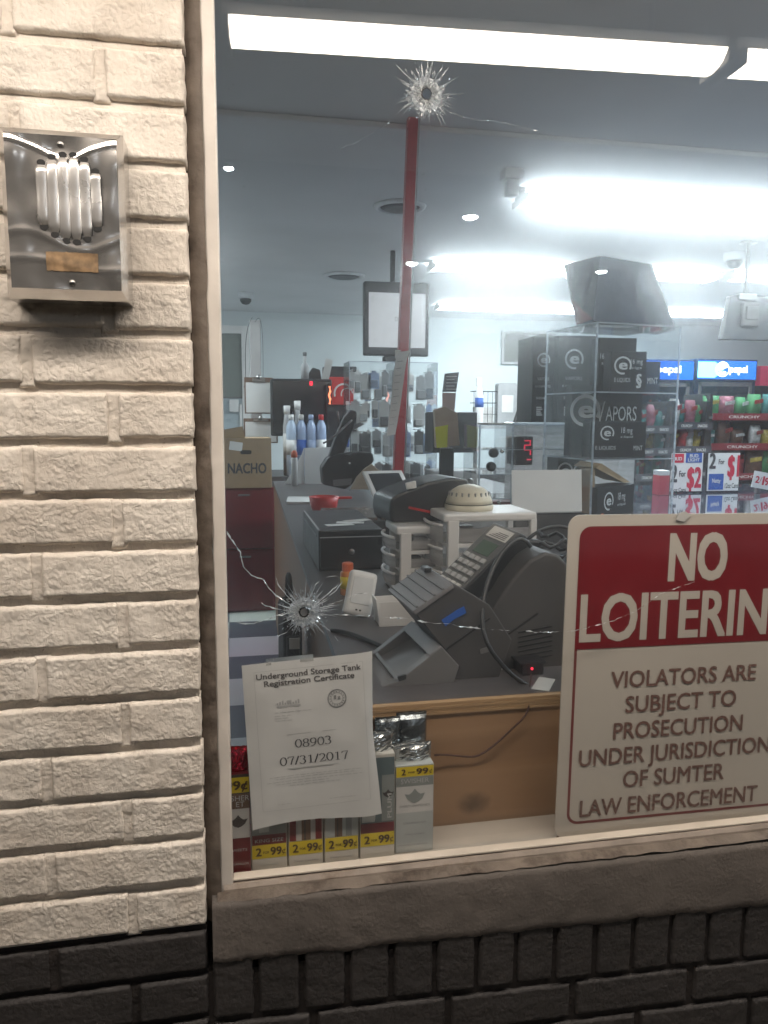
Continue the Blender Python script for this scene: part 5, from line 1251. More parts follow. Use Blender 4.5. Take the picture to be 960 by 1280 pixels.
# clear blister cabinet with rows of packs
x, z, wd, hh = span(437, 452, 547, 606, 3.75); t = thing('blister_rack', 'clear acrylic rack filled with small hanging blister packs behind the red pole', 'rack', (x, 3.75, CZ)); H = at(490, 452, 3.75).z - CZ
m = MB(); m.box(-wd / 2, wd / 2, -.002, .0, 0, H); m.box(-wd / 2, -wd / 2 + .003, 0, .26, 0, H); m.box(wd / 2 - .003, wd / 2, 0, .26, 0, H); m.box(-.003, .0, 0, .26, 0, H); m.build('shell', CLEAR, t)
m = MB()
for xx in (-wd / 2, 0, wd / 2): m.box(xx - .002, xx + .002, -.004, .003, 0, H)
m.box(-wd / 2, wd / 2, -.005, .003, H - .006, H); m.build('edge', CLEAR_E, t)
rn = random.Random(4)
PKM = [BAG, BAG, BAG, PAPER, PAPER_D]
for r_ in range(4):
    for c_ in range(8):
        for ly in range(2):
            if rn.random() < .12: continue
            px_ = -wd / 2 + .03 + (c_ + .5 * ly) * (wd - .08) / 7 + rn.uniform(-.012, .012); pz = H - .04 - r_ * H * .235 - rn.uniform(0, .035); h_ = H * rn.uniform(.13, .225); w_ = rn.uniform(.018, .036); yy = .035 + .09 * ly; zt_ = pz - .012; zb_ = max(.005, pz - h_)
            m = MB(); m.box(px_ - w_, px_ + w_, yy, yy + .002, zb_, zt_, 0, X=RY(0)); m.rect(px_ - w_ * .4, px_ + w_ * .4, zt_, zt_ + .012, yy); p_ = m.build('blister_pack', rn.choice([LTGREY, PAPER_D, PAPER, PAPER_D, LBLUE, MDGREY]), t)
            m = MB(); f_ = rn.uniform(.35, .6); m.box(px_ - w_ * .75, px_ + w_ * .75, yy - .016, yy - .001, zb_ + .008, zb_ + (zt_ - zb_) * f_, .005); m.build('bubble', rn.choice([BAG, BAG, LTGREY, MDGREY, PAPER_D]), p_)
            if ly == 0: m = MB(); m.tube([(px_, .005, pz), (px_, .2, pz)], .0028, 6); m.build('hook', WHITE_P, p_)
# beige card holder with price card and sticky note
Y = 2.55; a = at(558, 590, Y); t = thing('card_stand', 'beige card stand on a black stem with a yellow sticky note', 'card stand', (a.x, Y, CZ)); X = T(-a.x, -Y, -CZ)
m = MB(); m.X = X; f = P3([(543, 512), (556, 508), (572, 516), (575, 557), (545, 560)], Y); m.solid(f, [p + Vector((0, .03, 0)) for p in f], .003); m.build('holder', BEIGE, t)
m = MB(); m.X = X; f = P3([(556, 467), (574, 465), (570, 490), (553, 490)], Y + .01); m.solid(f, [p + Vector((0, .003, 0)) for p in f]); m.build('dark_card', M('dark_card', (.10, .09, .10), .6), t)
m = MB(); m.X = X
for k in range(5): f = P3([(558, 470 + 4 * k), (571 - k % 2 * 3, 470 + 4 * k), (571 - k % 2 * 3, 471 + 4 * k), (558, 471 + 4 * k)], Y + .008); m.add(f, [(0, 1, 2, 3)])
m.build('card_print', INK_LG, t)
m = MB(); m.X = X; f = P3([(553, 491), (570, 491), (568, 514), (553, 512)], Y + .01); m.solid(f, [p + Vector((0, .003, 0)) for p in f]); m.build('pink_card', M('pale_pink', (.55, .40, .38), .7), t)
m = MB(); m.X = X; f = P3([(544, 534), (560, 531), (559, 559), (546, 560)], Y - .004); m.solid(f, [p + Vector((0, .002, 0)) for p in f]); m.build('sticky_note', NOTE, t)
m = MB(); m.X = X; f = P3([(551, 560), (568, 560), (567, 600), (550, 600)], Y + .005); m.solid(f, [p + Vector((0, .03, 0)) for p in f], .003); m.build('stem', BLACK, t)
x, z, wd, hh = span(541, 515, 597, 566, 3.4); t = thing('black_speaker', 'square black speaker box behind the card stand', 'speaker', (x, 3.4, CZ)); z0 = at(560, 566, 3.4).z - CZ; H = at(560, 515, 3.4).z - CZ
m = MB(); m.box(-wd / 2, wd / 2, 0, .2, max(.16, z0), H, .006); m.build('case', BLACK, t); m = MB(); m.box(-wd / 2 + .01, wd / 2 - .01, -.003, .0, max(.17, z0 + .01), H - .01); m.build('grille', BLACK_M, t)
m = MB(); m.box(-wd / 2, wd / 2, -.02, .2, 0, .15, .004); m.build('amplifier', LTGREY, t)
for k in range(3):
    m = MB(); m.lathe([(.022, 0), (.020, .015), (.012, .018)], T(-wd * .33 + k * wd * .33, -.02, .085) @ RX(90), 18); m.build('knob', STEEL_D if k != 1 else PAPER_D, t)
# clear organiser with black knobs and red digits
Y = 2.2; x0 = at(598, 640, Y).x; x1 = at(646, 640, Y).x; H = at(600, 531, Y).z - CZ
t = thing('clear_organiser', 'clear acrylic drawer box with black knobs, a red digit display inside', 'organiser', (x0, Y, CZ), 0); wd = .40
m = MB(); m.box(0, wd, 0, .002, 0, H); m.box(0, .003, 0, .24, 0, H); m.box(wd - .003, wd, 0, .24, 0, H); m.box(0, wd, 0, .24, H - .003, H); m.box(.15, .153, 0, .24, 0, H)
for k in range(1, 4): m.box(0, wd, .002, .24, H * k / 4 - .0015, H * k / 4 + .0015)
m.build('shell', CLEAR, t)
m = MB()
for xx in (0, .152, wd): m.box(xx - .003, xx + .003, -.003, .003, 0, H)
for k in range(5): m.box(0, wd, -.003, .003, H * k / 4 - .002, H * k / 4 + .002)
m.build('edge', CLEAR_E, t)
m = MB(); m.box(.0, .18, -.0, .2, H * .02, H * .22, .002); m.build('red_carton', DKRED, t)
for k, (a_, b_) in enumerate(((616, 566), (613, 583))):
    q = at(a_, b_, Y); m = MB(); m.lathe([(.022, 0), (.020, .02), (.010, .024)], T(q.x - x0, -.003, q.z - CZ) @ RX(90), 20); m.build('knob', BLACK, t)
for k, (a_, b_) in enumerate(((627, 564), (623, 628))):
    q = at(a_, b_, Y); m = MB(); m.lathe([(.009, 0), (.008, .01), (.003, .013)], T(q.x - x0, -.003, q.z - CZ) @ RX(90), 14); m.build('lock', STEEL, t)
m = MB(); q = at(655, 562, Y + .06); m.box(q.x - x0 - .045, q.x - x0 + .04, .05, .16, q.z - CZ - .07, q.z - CZ + .06, .005); mm = m.build('display_box', BLACK, t)
m = MB(); q = at(656, 562, Y + .05); cx, cz = q.x - x0, q.z - CZ
for dx, dz, w_, h_ in ((.012, .04, .03, .005), (.024, .03, .005, .02), (.012, .02, .03, .005), (-.002, .01, .005, .02), (.012, -.002, .03, .005), (.026, -.015, .005, .02), (.02, -.045, .02, .005)):
    m.box(cx + dx - w_ / 2, cx + dx + w_ / 2, .046, .049, cz + dz - h_ / 2, cz + dz + h_ / 2)
m.build('red_digits', LEDD, mm)
m = MB(); m.box(.05, .17, .03, .15, H + .001, H + .008, .001, X=RZ(5)); m.build('pad', PAPER_D, t)
# ------------------------------------------------------------------ acrylic case with black vapour cartons
Yc = 1.75
E0 = at(738, 640, Yc); ZT = at(745, 403, Yc).z
case = thing('acrylic_case', 'tall clear acrylic display case with shelves, holding black cartons', 'display case', (E0.x, Yc, CZ), 0)
CR = RZ(10); LW, RW = .34, .40          # left wing goes back-left, right wing back-right
def cw(x, y): return CR @ Vector((x, y, 0))
HT = ZT - CZ
m = MB(); m.X = CR
m.box(0, RW, 0, .003, 0, HT); m.box(0, .003, .003, LW, 0, HT); m.box(RW - .003, RW, .003, LW, 0, HT)
m.build('panels', CLEAR, case)
zs = [at(735, 575, Yc).z - CZ, at(738, 490, Yc).z - CZ, HT]
for k, zz in enumerate(zs):
    m = MB(); m.X = CR; m.box(.003, RW - .003, .003, LW, zz - .0025, zz + .0025); m.build('shelf', CLEAR, case)
    m = MB(); m.X = CR; m.box(0, RW, -.004, .002, zz - .003, zz + .003); m.box(-.004, .002, 0, LW, zz - .003, zz + .003); m.build('shelf_edge', CLEAR_E, case)
m = MB(); m.X = CR; m.box(-.004, .002, -.004, .002, 0, HT); m.box(RW - .004, RW + .002, -.004, .002, 0, HT); m.box(-.004, .002, LW - .003, LW + .003, 0, HT); m.build('corner_edge', CLEAR_E, case)
def swirl(m, cx, cz, r, y):
    m.ring(cx, cz, r * .80, r, y, -28, 285, 26); m.text('e', cx + r * .04, cz - r * .42, r * 1.05, r * 1.0, y, .03)
def vcarton(label, x0, y0, w_, d_, h_, z, prints, name='vapour_carton', mat=BOXBLK, rz=33, grp='black vapour cartons'):
    t = thing(name, label, 'carton', (E0.x + cw(x0, y0).x, Yc + cw(x0, y0).y, z), rz, grp)
    m = MB(); m.box(0, w_, 0, d_, 0, h_, .002); m.build('box', mat, t)
    m = MB(); prints(m, w_, h_); m.build('print', PRINT, t); return t
def pr_mid(m, w_, h_): swirl(m, w_ * .25, h_ * .5, h_ * .34, -.001); m.text('VAPORS', w_ * .66, h_ * .3, h_ * .26, w_ * .5, -.001)
def pr_small(m, w_, h_): swirl(m, w_ * .3, h_ * .68, h_ * .2, -.001); m.text('E LIQUIDS', w_ * .28, h_ * .22, h_ * .1, w_ * .36, -.001); m.text('18 mg', w_ * .65, h_ * .68, h_ * .16, w_ * .2, -.001); m.text('e-liquid', w_ * .65, h_ * .55, h_ * .06, w_ * .22, -.001); m.text('MINT', w_ * .86, h_ * .2, h_ * .13, w_ * .16, -.001)
def pr_top(m, w_, h_):
    for f_ in (.2, .6): m.text('16 mg', w_ * f_, h_ * .62, h_ * .10, w_ * .32, -.001); m.text('zero', w_ * f_, h_ * .52, h_ * .05, w_ * .26, -.001)
    m.text('§', w_ * .45, h_ * .2, h_ * .22, None, -.001, .03); m.text('MENTHOL', w_ * .45, h_ * .06, h_ * .05, w_ * .5, -.001)
def pr_sw(m, w_, h_): swirl(m, w_ * .33, h_ * .66, h_ * .22, -.001); m.text('16 mg', w_ * .72, h_ * .7, h_ * .12, w_ * .34, -.001); m.text('cigs', w_ * .72, h_ * .58, h_ * .06, w_ * .3, -.001); m.text('E LIQUIDS', w_ * .33, h_ * .26, h_ * .1, w_ * .45, -.001); m.text('§', w_ * .8, h_ * .2, h_ * .25, None, -.001, .03)
sh2 = CZ + zs[1] + .0032; sh1 = CZ + zs[0] + .0032
# two tall cartons left of the case, their printed faces to the window
def pr_tall(m, w_, h_):
    swirl(m, w_ * .5, h_ * .73, w_ * .30, -.001); m.text('VAPORS', w_ * .5, h_ * .49, h_ * .04, w_ * .55, -.001); m.text('E-CIGARETTE', w_ * .5, h_ * .41, h_ * .025, w_ * .7, -.001); m.text('SHISHA', w_ * .4, h_ * .27, h_ * .03, w_ * .4, -.001)
    for k in range(5): m.rect(w_ * .22, w_ * (.5 - .04 * (k % 3)), h_ * (.08 + .022 * k), h_ * (.085 + .022 * k) + .004, -.001)
def far_carton(label, x0, y0, x1, y1, Y, dep, prints, z=None, mat=BOXBLK, rz=0, name='vapour_carton', grp='black vapour cartons'):
    a = at(x0, y1, Y); b = at(x1, y0, Y); zz = a.z if z is None else z
    t = thing(name, label, 'carton', (a.x, Y, zz), rz, grp); w_, h_ = b.x - a.x, b.z - zz
    m = MB(); m.box(0, w_, 0, dep, 0, h_, .002); m.build('box', mat, t)
    if prints: m = MB(); prints(m, w_, h_); m.build('print', PRINT, t)
    return t
far_carton('black VAPORS carton with big swirl e, on the lower shelf of the acrylic case', 713, 482, 801, 563, 2.0, .08, lambda m, w_, h_: (swirl(m, w_ * .19, h_ * .64, h_ * .225, -.001), m.text('V', w_ * .40, h_ * .47, h_ * .30, w_ * .14, -.001), m.text('APORS', w_ * .70, h_ * .50, h_ * .20, w_ * .44, -.001)), sh1, rz=-4)
far_carton('small black carton with small swirl e in front of the VAPORS carton', 737, 527, 805, 566, 1.87, .09, pr_small, sh1, rz=-6)
far_carton('wide black carton with two milligram marks, back of the upper shelf', 747, 423, 795, 482, 2.0, .08, pr_top, sh2, rz=-3)
far_carton('small black carton with swirl e at the right front of the upper shelf', 763, 440, 806, 482, 1.88, .09, pr_sw, sh2, rz=-8)
far_carton('small navy carton lying at the right end of the upper shelf', 806, 452, 826, 482, 1.98, .08, lambda m, w_, h_: m.text('MINT', w_ / 2, h_ * .3, h_ * .2, w_ * .7, -.001), sh2, mat=BOXNAVY)
Yt = 2.5; zt_ = at(690, 528, Yt).z
far_carton('tall black carton with a white swirl e, left one of two beside the acrylic case', 664, 421, 694, 528, Yt, .2, pr_tall, zt_)
far_carton('tall black carton with a white swirl e, right one of two beside the acrylic case', 695.5, 420, 748, 532, Yt - .03, .2, lambda m, w_, h_: pr_tall(m, w_ * .8, h_), zt_)
x, z, wd, hh = span(650, 528, 800, 640, Yt + .0); t = thing('carton_stand', 'clear topped grey stand carrying the two tall black cartons', 'stand', (x, Yt + .1, CZ))
m = MB(); m.box(-wd / 2, wd / 2, -.16, .2, zt_ - CZ - .014, zt_ - CZ - .002, .002); m.build('top', CLEAR_E, t); m = MB(); m.box(-wd / 2 + .02, wd / 2 - .02, -.1, .18, 0, zt_ - CZ - .015); m.build('case', CLEAR_T, t)
# cartons at the foot of the case
far_carton('low black carton with two swirls behind the blank white card', 697, 571, 733, 606, 2.05, .12, lambda m, w_, h_: (swirl(m, w_ * .25, h_ * .5, h_ * .3, -.001), swirl(m, w_ * .8, h_ * .45, h_ * .3, -.001)))
vcarton('black carton with small swirl e at the foot of the acrylic case', .06, .04, .30, .10, zs[0] * .62, CZ + .0015, pr_small)
a = CZ + .0015 + zs[0] * .62
t = thing('kraft_flap_box', 'open brown carton tilted over the black carton at the foot of the case', 'carton', (E0.x + cw(.06, .06).x, Yc + cw(.06, .06).y, a + .004), 33)
m = MB(); m.solid([(0, 0, .075), (.24, 0, .0), (.30, .005, .0), (.05, .0, .09)], [(0, .1, .08), (.24, .1, .01), (.30, .1, .012), (.05, .1, .098)], .001); m.build('flap', KRAFT_L, t)
m = MB(); m.box(-.02, .02, .01, .06, -.11, .07, .003); m.build('side', KRAFT, t)
q = at(697, 612, 1.9); t = thing('orange_candy_bag', 'small orange packet standing left of the black carton at the foot of the case', 'packet', (at(755, 625, 1.7).x, 1.70, CZ + .001))
m = MB(); m.prism([(-.015, 0), (.012, 0), (.018, .07), (0, .10), (-.02, .08)], 0, .012, .002); m.build('packet', ORANGE, t)
# big dark carton on top of the case
t = thing('dark_carton', 'large dark blue carton with slanted sides on top of the acrylic case', 'carton', (E0.x, Yc, ZT + .004)); X = T(-E0.x, -Yc, -ZT - .004)
pz = lambda x, y, Y: at(x, y, Y)
m = MB(); m.X = X
zb = ZT + .005
b0, b1, b2, b3 = E0 + cw(-.02, -.0) * 1, E0 + cw(.44, .0), E0 + cw(.46, .34), E0 + cw(-.06, .34)
bot = [Vector((p.x, p.y, zb)) for p in (b0, b1, b2, b3)]
T0, T1, T2, T3 = at(752, 318, 1.78), at(808, 322, 1.98), at(812, 325, 2.25), at(700, 336, 2.0)
topv = [at(745, 332, 1.70), at(806, 322, 1.95), at(806, 320, 2.2), at(702, 330, 1.95)]
topv[2] = Vector((topv[1].x - .10, 2.3, topv[1].z)); topv[0].z = topv[3].z = topv[1].z = topv[2].z = at(752, 319, 1.75).z
bot = [Vector((p.x, p.y, zb)) for p in (at(741, 402, Yc), at(846, 402, 1.93), E0 + cw(.42, .32), at(722, 402, 1.95))]
topv = [Vector((at(750, 330, Yc).x, Yc, topv[0].z)), None, None, Vector((at(704, 338, 1.95).x, 1.95, topv[0].z))]
d_ = (bot[1] - bot[0]); topv[1] = topv[0] + d_ * .60; topv[2] = topv[3] + d_ * .60; bot[2] = bot[3] + d_
m.solid(bot, topv, .003); m.build('box', BOXNAVY, t)
m = MB(); m.X = X; v0 = bot[0].lerp(topv[0], .03); v1 = bot[3].lerp(topv[3], .03); v2 = bot[3].lerp(topv[3], .45)
off = Vector((-.002, -.002, 0)); m.add([v0 + off, v1 + off, v2 + off], [(0, 1, 2)]); m.build('red_corner', DKRED, t)
# ------------------------------------------------------------------ price board on the glass counter
Yb = 3.3
def pboard(x0, x1, label, fill):
    a = at(x0, 612, Yb); b = at(x1, 565, Yb); t = thing('price_board', label, 'price sign', (a.x, Yb, CZ + .004), 0, 'price boards on the glass counter'); w_ = b.x - a.x; h_ = b.z - CZ - .004
    m = MB(); m.box(0, w_, 0, .008, 0, h_, .001); m.build('board', BLACK, t); m = MB(); m.rect(.006, w_ - .004, .008, h_ - .006, -.001); m.build('face', PAPER, t); fill(t, w_, h_); return t
def f1(t, w_, h_):
    txt('2', w_ * .13, h_ * .27, h_ * .40, w_ * .2, -.002, .04, INK, t); txt('For', w_ * .38, h_ * .40, h_ * .14, w_ * .2, -.002, .03, INK, t); txt('$2', w_ * .74, h_ * .13, h_ * .48, w_ * .44, -.002, .04, PRICE_R, t); txt('16oz Cans', w_ * .28, h_ * .03, h_ * .09, w_ * .46, -.002, .02, INK, t)
    m = MB(); m.rect(w_ * .05, w_ * .40, h_ * .74, h_ * .96, -.0018); m.build('red_patch', PRICE_R, t); txt('BUD', w_ * .22, h_ * .80, h_ * .08, w_ * .24, -.003, .02, PAPER, t)
    m = MB(); m.rect(w_ * .46, w_ * .95, h_ * .74, h_ * .98, -.0018); m.build('blue_patch', BLUE, t); txt('BUD', w_ * .7, h_ * .87, h_ * .08, w_ * .26, -.003, .02, PAPER, t); txt('LIGHT', w_ * .7, h_ * .77, h_ * .08, w_ * .36, -.003, .02, PAPER, t)
def f2(t, w_, h_):
    txt('2', w_ * .16, h_ * .60, h_ * .36, w_ * .2, -.002, .04, INK, t); txt('For', w_ * .43, h_ * .70, h_ * .12, w_ * .18, -.002, .03, INK, t); txt('$1', w_ * .80, h_ * .40, h_ * .50, w_ * .36, -.002, .04, PRICE_R, t); txt('12oz Cans', w_ * .77, h_ * .10, h_ * .12, w_ * .40, -.002, .02, INK, t)
    m = MB(); m.rect(w_ * .07, w_ * .52, h_ * .06, h_ * .46, -.0018); m.build('blue_patch', BLUE, t); txt('Natty', w_ * .3, h_ * .24, h_ * .1, w_ * .25, -.003, .02, PAPER, t)
pboard(836, 880, 'white price board reading 2 for $2 in red, with blue and red patches', f1)
pboard(882, 926, 'white price board reading 2 for $1 in red, with one blue patch', f2)
a = at(939, 609, 3.2); b = at(966, 588, 3.2)
t = thing('small_price_card', 'small tilted white card reading 2 for 1 beside the price boards', 'price sign', (a.x, 3.2, CZ + .002)); w_, h_ = b.x - a.x, b.z - a.z
z = a.z - CZ; m = MB(); m.box(0, w_, 0, .004, 0, h_, X=T(0, 0, z) @ RY(10)); m.build('card', PAPER, t); m = MB(); m.text('2', w_ * .22, h_ * .3, h_ * .4, None, -.001, .03, X=T(0, 0, z) @ RY(10)); m.text('/', w_ * .38, h_ * .35, h_ * .35, None, -.001, X=T(0, 0, z) @ RY(10)); m.text('1', w_ * .52, h_ * .25, h_ * .5, None, -.001, .04, X=T(0, 0, z) @ RY(10)); m.text('99', w_ * .82, h_ * .25, h_ * .45, None, -.001, .03, X=T(0, 0, z) @ RY(10)); m.build('print', PRICE_R, t)
m = MB(); m.box(w_ * .3, w_ * .5, .005, .03, 0, z + h_ * .5, .002); m.build('holder', MDGREY, t)
x, z, wd, hh = span(824, 582, 838, 613, 3.2); t = thing('red_pack', 'red packet with a white top left of the price boards', 'packet', (x, 3.2, CZ + .001)); m = MB(); m.box(-wd / 2, wd / 2, 0, .08, 0, hh * .8, .003); m.build('carton', PRICE_R, t); m = MB(); m.box(-wd / 2, wd / 2, 0, .08, hh * .8, hh, .003); m.build('lid', PAPER, t)
# ------------------------------------------------------------------ drinks coolers
def cooler(x0, x1, label):
    Y = 7.3; a = at(x0, 475, Y); b = at(x1, 450, Y); w_ = b.x - a.x; zt = b.z; zh = a.z
    t = thing('drinks_cooler', label, 'drinks cooler', (a.x, Y, 0), 0, 'drinks coolers along the back wall')
    m = MB(); m.box(0, .05, 0, .7, 0, zh, .004); m.box(w_ - .05, w_, 0, .7, 0, zh, .004); m.box(.05, w_ - .05, .66, .7, 0, zh); m.box(.05, w_ - .05, .0, .66, 0, .22, .004); m.box(0, w_, 0.0, .7, zh - .02, zh, .002); m.build('cabinet', M('cooler_blue_black', (.02, .03, .06), .4), t)
    m = MB(); m.box(0, w_, -.02, .6, zh, zt, .008); m.build('header', M('cooler_header_case', (.01, .04, .12), .4), t)
    m = MB(); m.box(.02, w_ - .02, -.026, -.021, zh + .015, zt - .02, .001); m.build('header_panel', emission('header_blue', (.015, .20, 1.0), 1.8), t)
    g_ = emission('header_glow', (.30, .95, 1.0), 3.2); m = MB(); hh = zt - zh
    m.add([(w_ * .02, -.0275, zh + .03), (w_ * .30, -.0275, zh + .03), (w_ * .44, -.0275, zh + hh * .5), (w_ * .30, -.0275, zt - .035), (w_ * .02, -.0275, zt - .035)], [(0, 1, 2, 3, 4)]); m.build('header_glow_patch', g_, t)
    W_ = emission('header_white', (.9, .97, 1), 4)
    m = MB(); R_ = hh * .36; cx, cz = w_ * .42, zh + hh * .52; m.ring(cx, cz, 0.0, R_, -.029, 20, 190, 20); m.build('logo_white', W_, t)
    m = MB(); m.ring(cx, cz, R_ * .9, R_, -.0292, -170, 20, 20); m.ring(cx, cz - R_ * .15, 0.02, R_ * .62, -.0292, -150, -20, 16); m.build('logo_lower', W_, t)
    txt('pepsi', w_ * .68, zh + hh * .38, hh * .34, w_ * .30, -.03, .03, W_, t, 'lettering')
    m = MB(); m.box(.05, w_ - .05, .01, .016, .24, zh - .03); d_ = m.build('door', SHELFPANE, t)
    m = MB()
    for bx in ((.05, .09, .24, zh - .02), (w_ - .09, w_ - .05, .24, zh - .02), (.05, w_ - .05, zh - .07, zh - .02), (.05, w_ - .05, .22, .28)): m.box(bx[0], bx[1], -.012, .008, bx[2], bx[3], .003)
    m.build('door_frame', MDGREY, d_); m = MB(); m.tube([(w_ - .07, -.04, 1.0), (w_ - .07, -.04, 1.5)], .012); m.build('handle', STEEL_D, d_)
    m = MB(); m.box(.055, .075, .1, .12, .3, zh - .08); m.build('tube_lamp', emission('cooler_tube', (.85, .95, 1), 7), t)
    rn = random.Random(int(x0))
    for k in range(5):
        zz = .28 + k * .31
        m = MB(); m.box(.06, w_ - .06, .05, .6, zz, zz + .012); sh_ = m.build('shelf', WHITE_P, t)
        if zz > .9:
            for c_ in range(8):
                m = MB(); xx = .12 + c_ * (w_ - .24) / 7; r = .034; h_ = .2; m.X = T(xx, .12, zz + .013); m.lathe([(r, 0), (r, h_ * .6), (r * .4, h_ * .85), (r * .4, h_)], n=10); m.build('bottle', [LBLUE, BLACK, REDP, GREEN, PAPER_D, BOXNAVY, ORANGE, BLUE][rn.randrange(8)], sh_)
    return t
cooler(762, 868, 'lit blue pepsi drinks cooler, left one, partly behind the acrylic case')
cooler(868.5, 946, 'lit blue pepsi drinks cooler, right one, beside the snack shelves')
x, z, wd, hh = span(949, 458, 985, 482, 7.4); t = thing('red_cooler', 'dark drinks cooler with a red header at the right edge', 'drinks cooler', (x, 7.4, 0))
m = MB(); m.box(-wd / 2, wd / 2, 0, .6, 0, z, .006); m.build('cabinet', BLACK, t); m = MB(); m.box(-wd / 2, wd / 2, -.01, .6, z, z + hh, .004); m.build('header', M('red_header', (.7, .03, .1), .4, emit=(1, .06, .2), es=.15), t)
m = MB(); m.box(-wd / 2 + .06, wd / 2 - .06, -.012, .0, .25, z - .08); m.build('door', M('cooler_dark_pane', (.05, .08, .09), .15), t)
# snack shelves
SN = [M('snack_%s' % n_, c_, .4, var=.5, vs=30) for n_, c_ in (('green', (.02, .12, .045)), ('red', (.22, .02, .02)), ('yellow', (.32, .24, .04)), ('white', (.40, .40, .40)), ('brown', (.10, .05, .035)), ('teal', (.03, .13, .13)), ('pink', (.24, .08, .11)))]
def gondola(label, X0, X1, Y, levels, seed, reds, per=7):
    t = thing('snack_shelf', label, 'shelf unit', (X0, Y, 0)); w_ = X1 - X0; zt = levels[-1] + .2
    m = MB(); m.box(0, .03, 0, .4, 0, zt); m.box(w_ - .03, w_, 0, .4, 0, zt); m.box(.03, w_ - .03, .36, .39, 0, zt); m.build('uprights', BLACK, t)
    rn = random.Random(seed)
    for k, z in enumerate(levels):
        m = MB(); m.box(.0, w_, -.05, .36, z - .02, z, .003); s_ = m.build('shelf', BLACK, t)
        m = MB(); m.box(.0, w_, -.058, -.051, z - .03, z + .03); m.build('price_rail', reds, s_)
        m = MB(); m.text('CRUNCHY', w_ * .3, z - .012, .022, w_ * .3, -.0595, .02); m.text('SNACKS', w_ * .72, z - .012, .022, w_ * .26, -.0595, .02); m.build('rail_print', PAPER_D, s_)
    for k, z in enumerate(levels):
        for c_ in range(per):
            x = .05 + c_ * (w_ - .1) / (per - 1); hh = rn.uniform(.13, .22); ww = (w_ / per) * rn.uniform(.42, .56)
            b = thing('snack_bag', '', 'snack bag', (X0 + x, Y + .05 + rn.uniform(0, .06), z + .001), rn.uniform(-20, 20), 'snack bags on the shelves')
            colr = rn.choice(SN[:6] if k < len(levels) - 1 else [SN[0], SN[0], SN[5], SN[3], SN[6]])
            nm = colr.name.split('_')[1]
            b['label'] = '%s snack bag standing on the %s shelf of the %s snack unit' % (nm, ['lowest', 'second', 'third', 'top'][k + 4 - len(levels)], 'right' if seed == 1 else 'middle')
            m = MB(); vs = []; fs = []; N = 6
            for j in range(N + 1):
                for i in range(2 * N):
                    a = 2 * PI * i / (2 * N); v = j / N; dp = .05 * math.sin(PI * min(max(v, .02), .98)) ** .6 + .002
                    vs.append((ww * math.cos(a) * (1 - .06 * math.sin(PI * v)), dp * math.sin(a) + .01 * noise.noise(Vector((i, j, seed + c_))), hh * v + .006 * noise.noise(Vector((i * .9, j, c_)))))
            for j in range(N):
                for i in range(2 * N): i2 = (i + 1) % (2 * N); fs.append((j * 2 * N + i, j * 2 * N + i2, (j + 1) * 2 * N + i2, (j + 1) * 2 * N + i))
            m.add(vs, fs, True); m.build('bag', colr, b)
            m = MB(); m.prism([(-ww * .6, hh * .55), (ww * .6, hh * .62), (ww * .6, hh * .8), (-ww * .6, hh * .72)], -.062, -.056); m.build('printed_band', rn.choice([SN[2], SN[3], SN[1]]), b)
q = at(905, 560, 5.2); gondola('snack shelves with red price rails full of bags at the right edge', at(884, 560, 5.0).x, at(1010, 560, 5.0).x, 5.0, [at(930, 595, 5).z, at(930, 558, 5).z, at(930, 521, 5).z], 1, M('rail_red', (.20, .02, .03), .4))
gondola('dark snack shelves between the acrylic case and the coolers', at(838, 560, 4.7).x, at(884, 560, 4.7).x, 4.7, [at(850, 592, 4.7).z, at(850, 562, 4.7).z, at(850, 532, 4.7).z], 2, M('rail_dark', (.05, .05, .06), .4), 4)
gondola('dark shelves of packets seen through the acrylic case', at(792, 560, 4.4).x, at(836, 560, 4.4).x, 4.4, [at(850, 592, 4.7).z, at(850, 562, 4.7).z, at(850, 536, 4.7).z], 3, M('rail_dark', (.05, .05, .06), .4), 4)
# ------------------------------------------------------------------ hanging monitor at the right
x, z, wd, hh = span(903, 372, 990, 424, 3.9); t = thing('hanging_monitor', 'grey backed monitor hanging from a ceiling pole at the right edge', 'monitor', (x, 3.9, z))
m = MB(); m.prism([(-wd / 2, 0), (wd / 2, .0), (wd / 2 - .03, hh), (-wd / 2 + .05, hh)], 0, .06, .006); m.build('casing', M('dark_casing', (.028, .03, .034), .5), t)
m = MB(); m.box(-.14, .0, -.03, .0, hh * .3, hh * .85, .012); m.box(-.12, -.02, -.045, -.03, hh * .45, hh * .75, .006); m.build('back_hump', DKGREY, t)
m = MB(); qx = at(935, 372, 3.9).x - x; m.tube([(qx, .03, hh - .02), (qx, .03, 2.75 - z)], .014); m.lathe([(.06, 0), (.06, .01)], T(qx, .03, 2.75 - z - .012), 18); m.box(qx - .08, qx + .06, -.02, .05, hh - .03, hh + .015, .004); m.build('ceiling_pole', MDGREY, t)
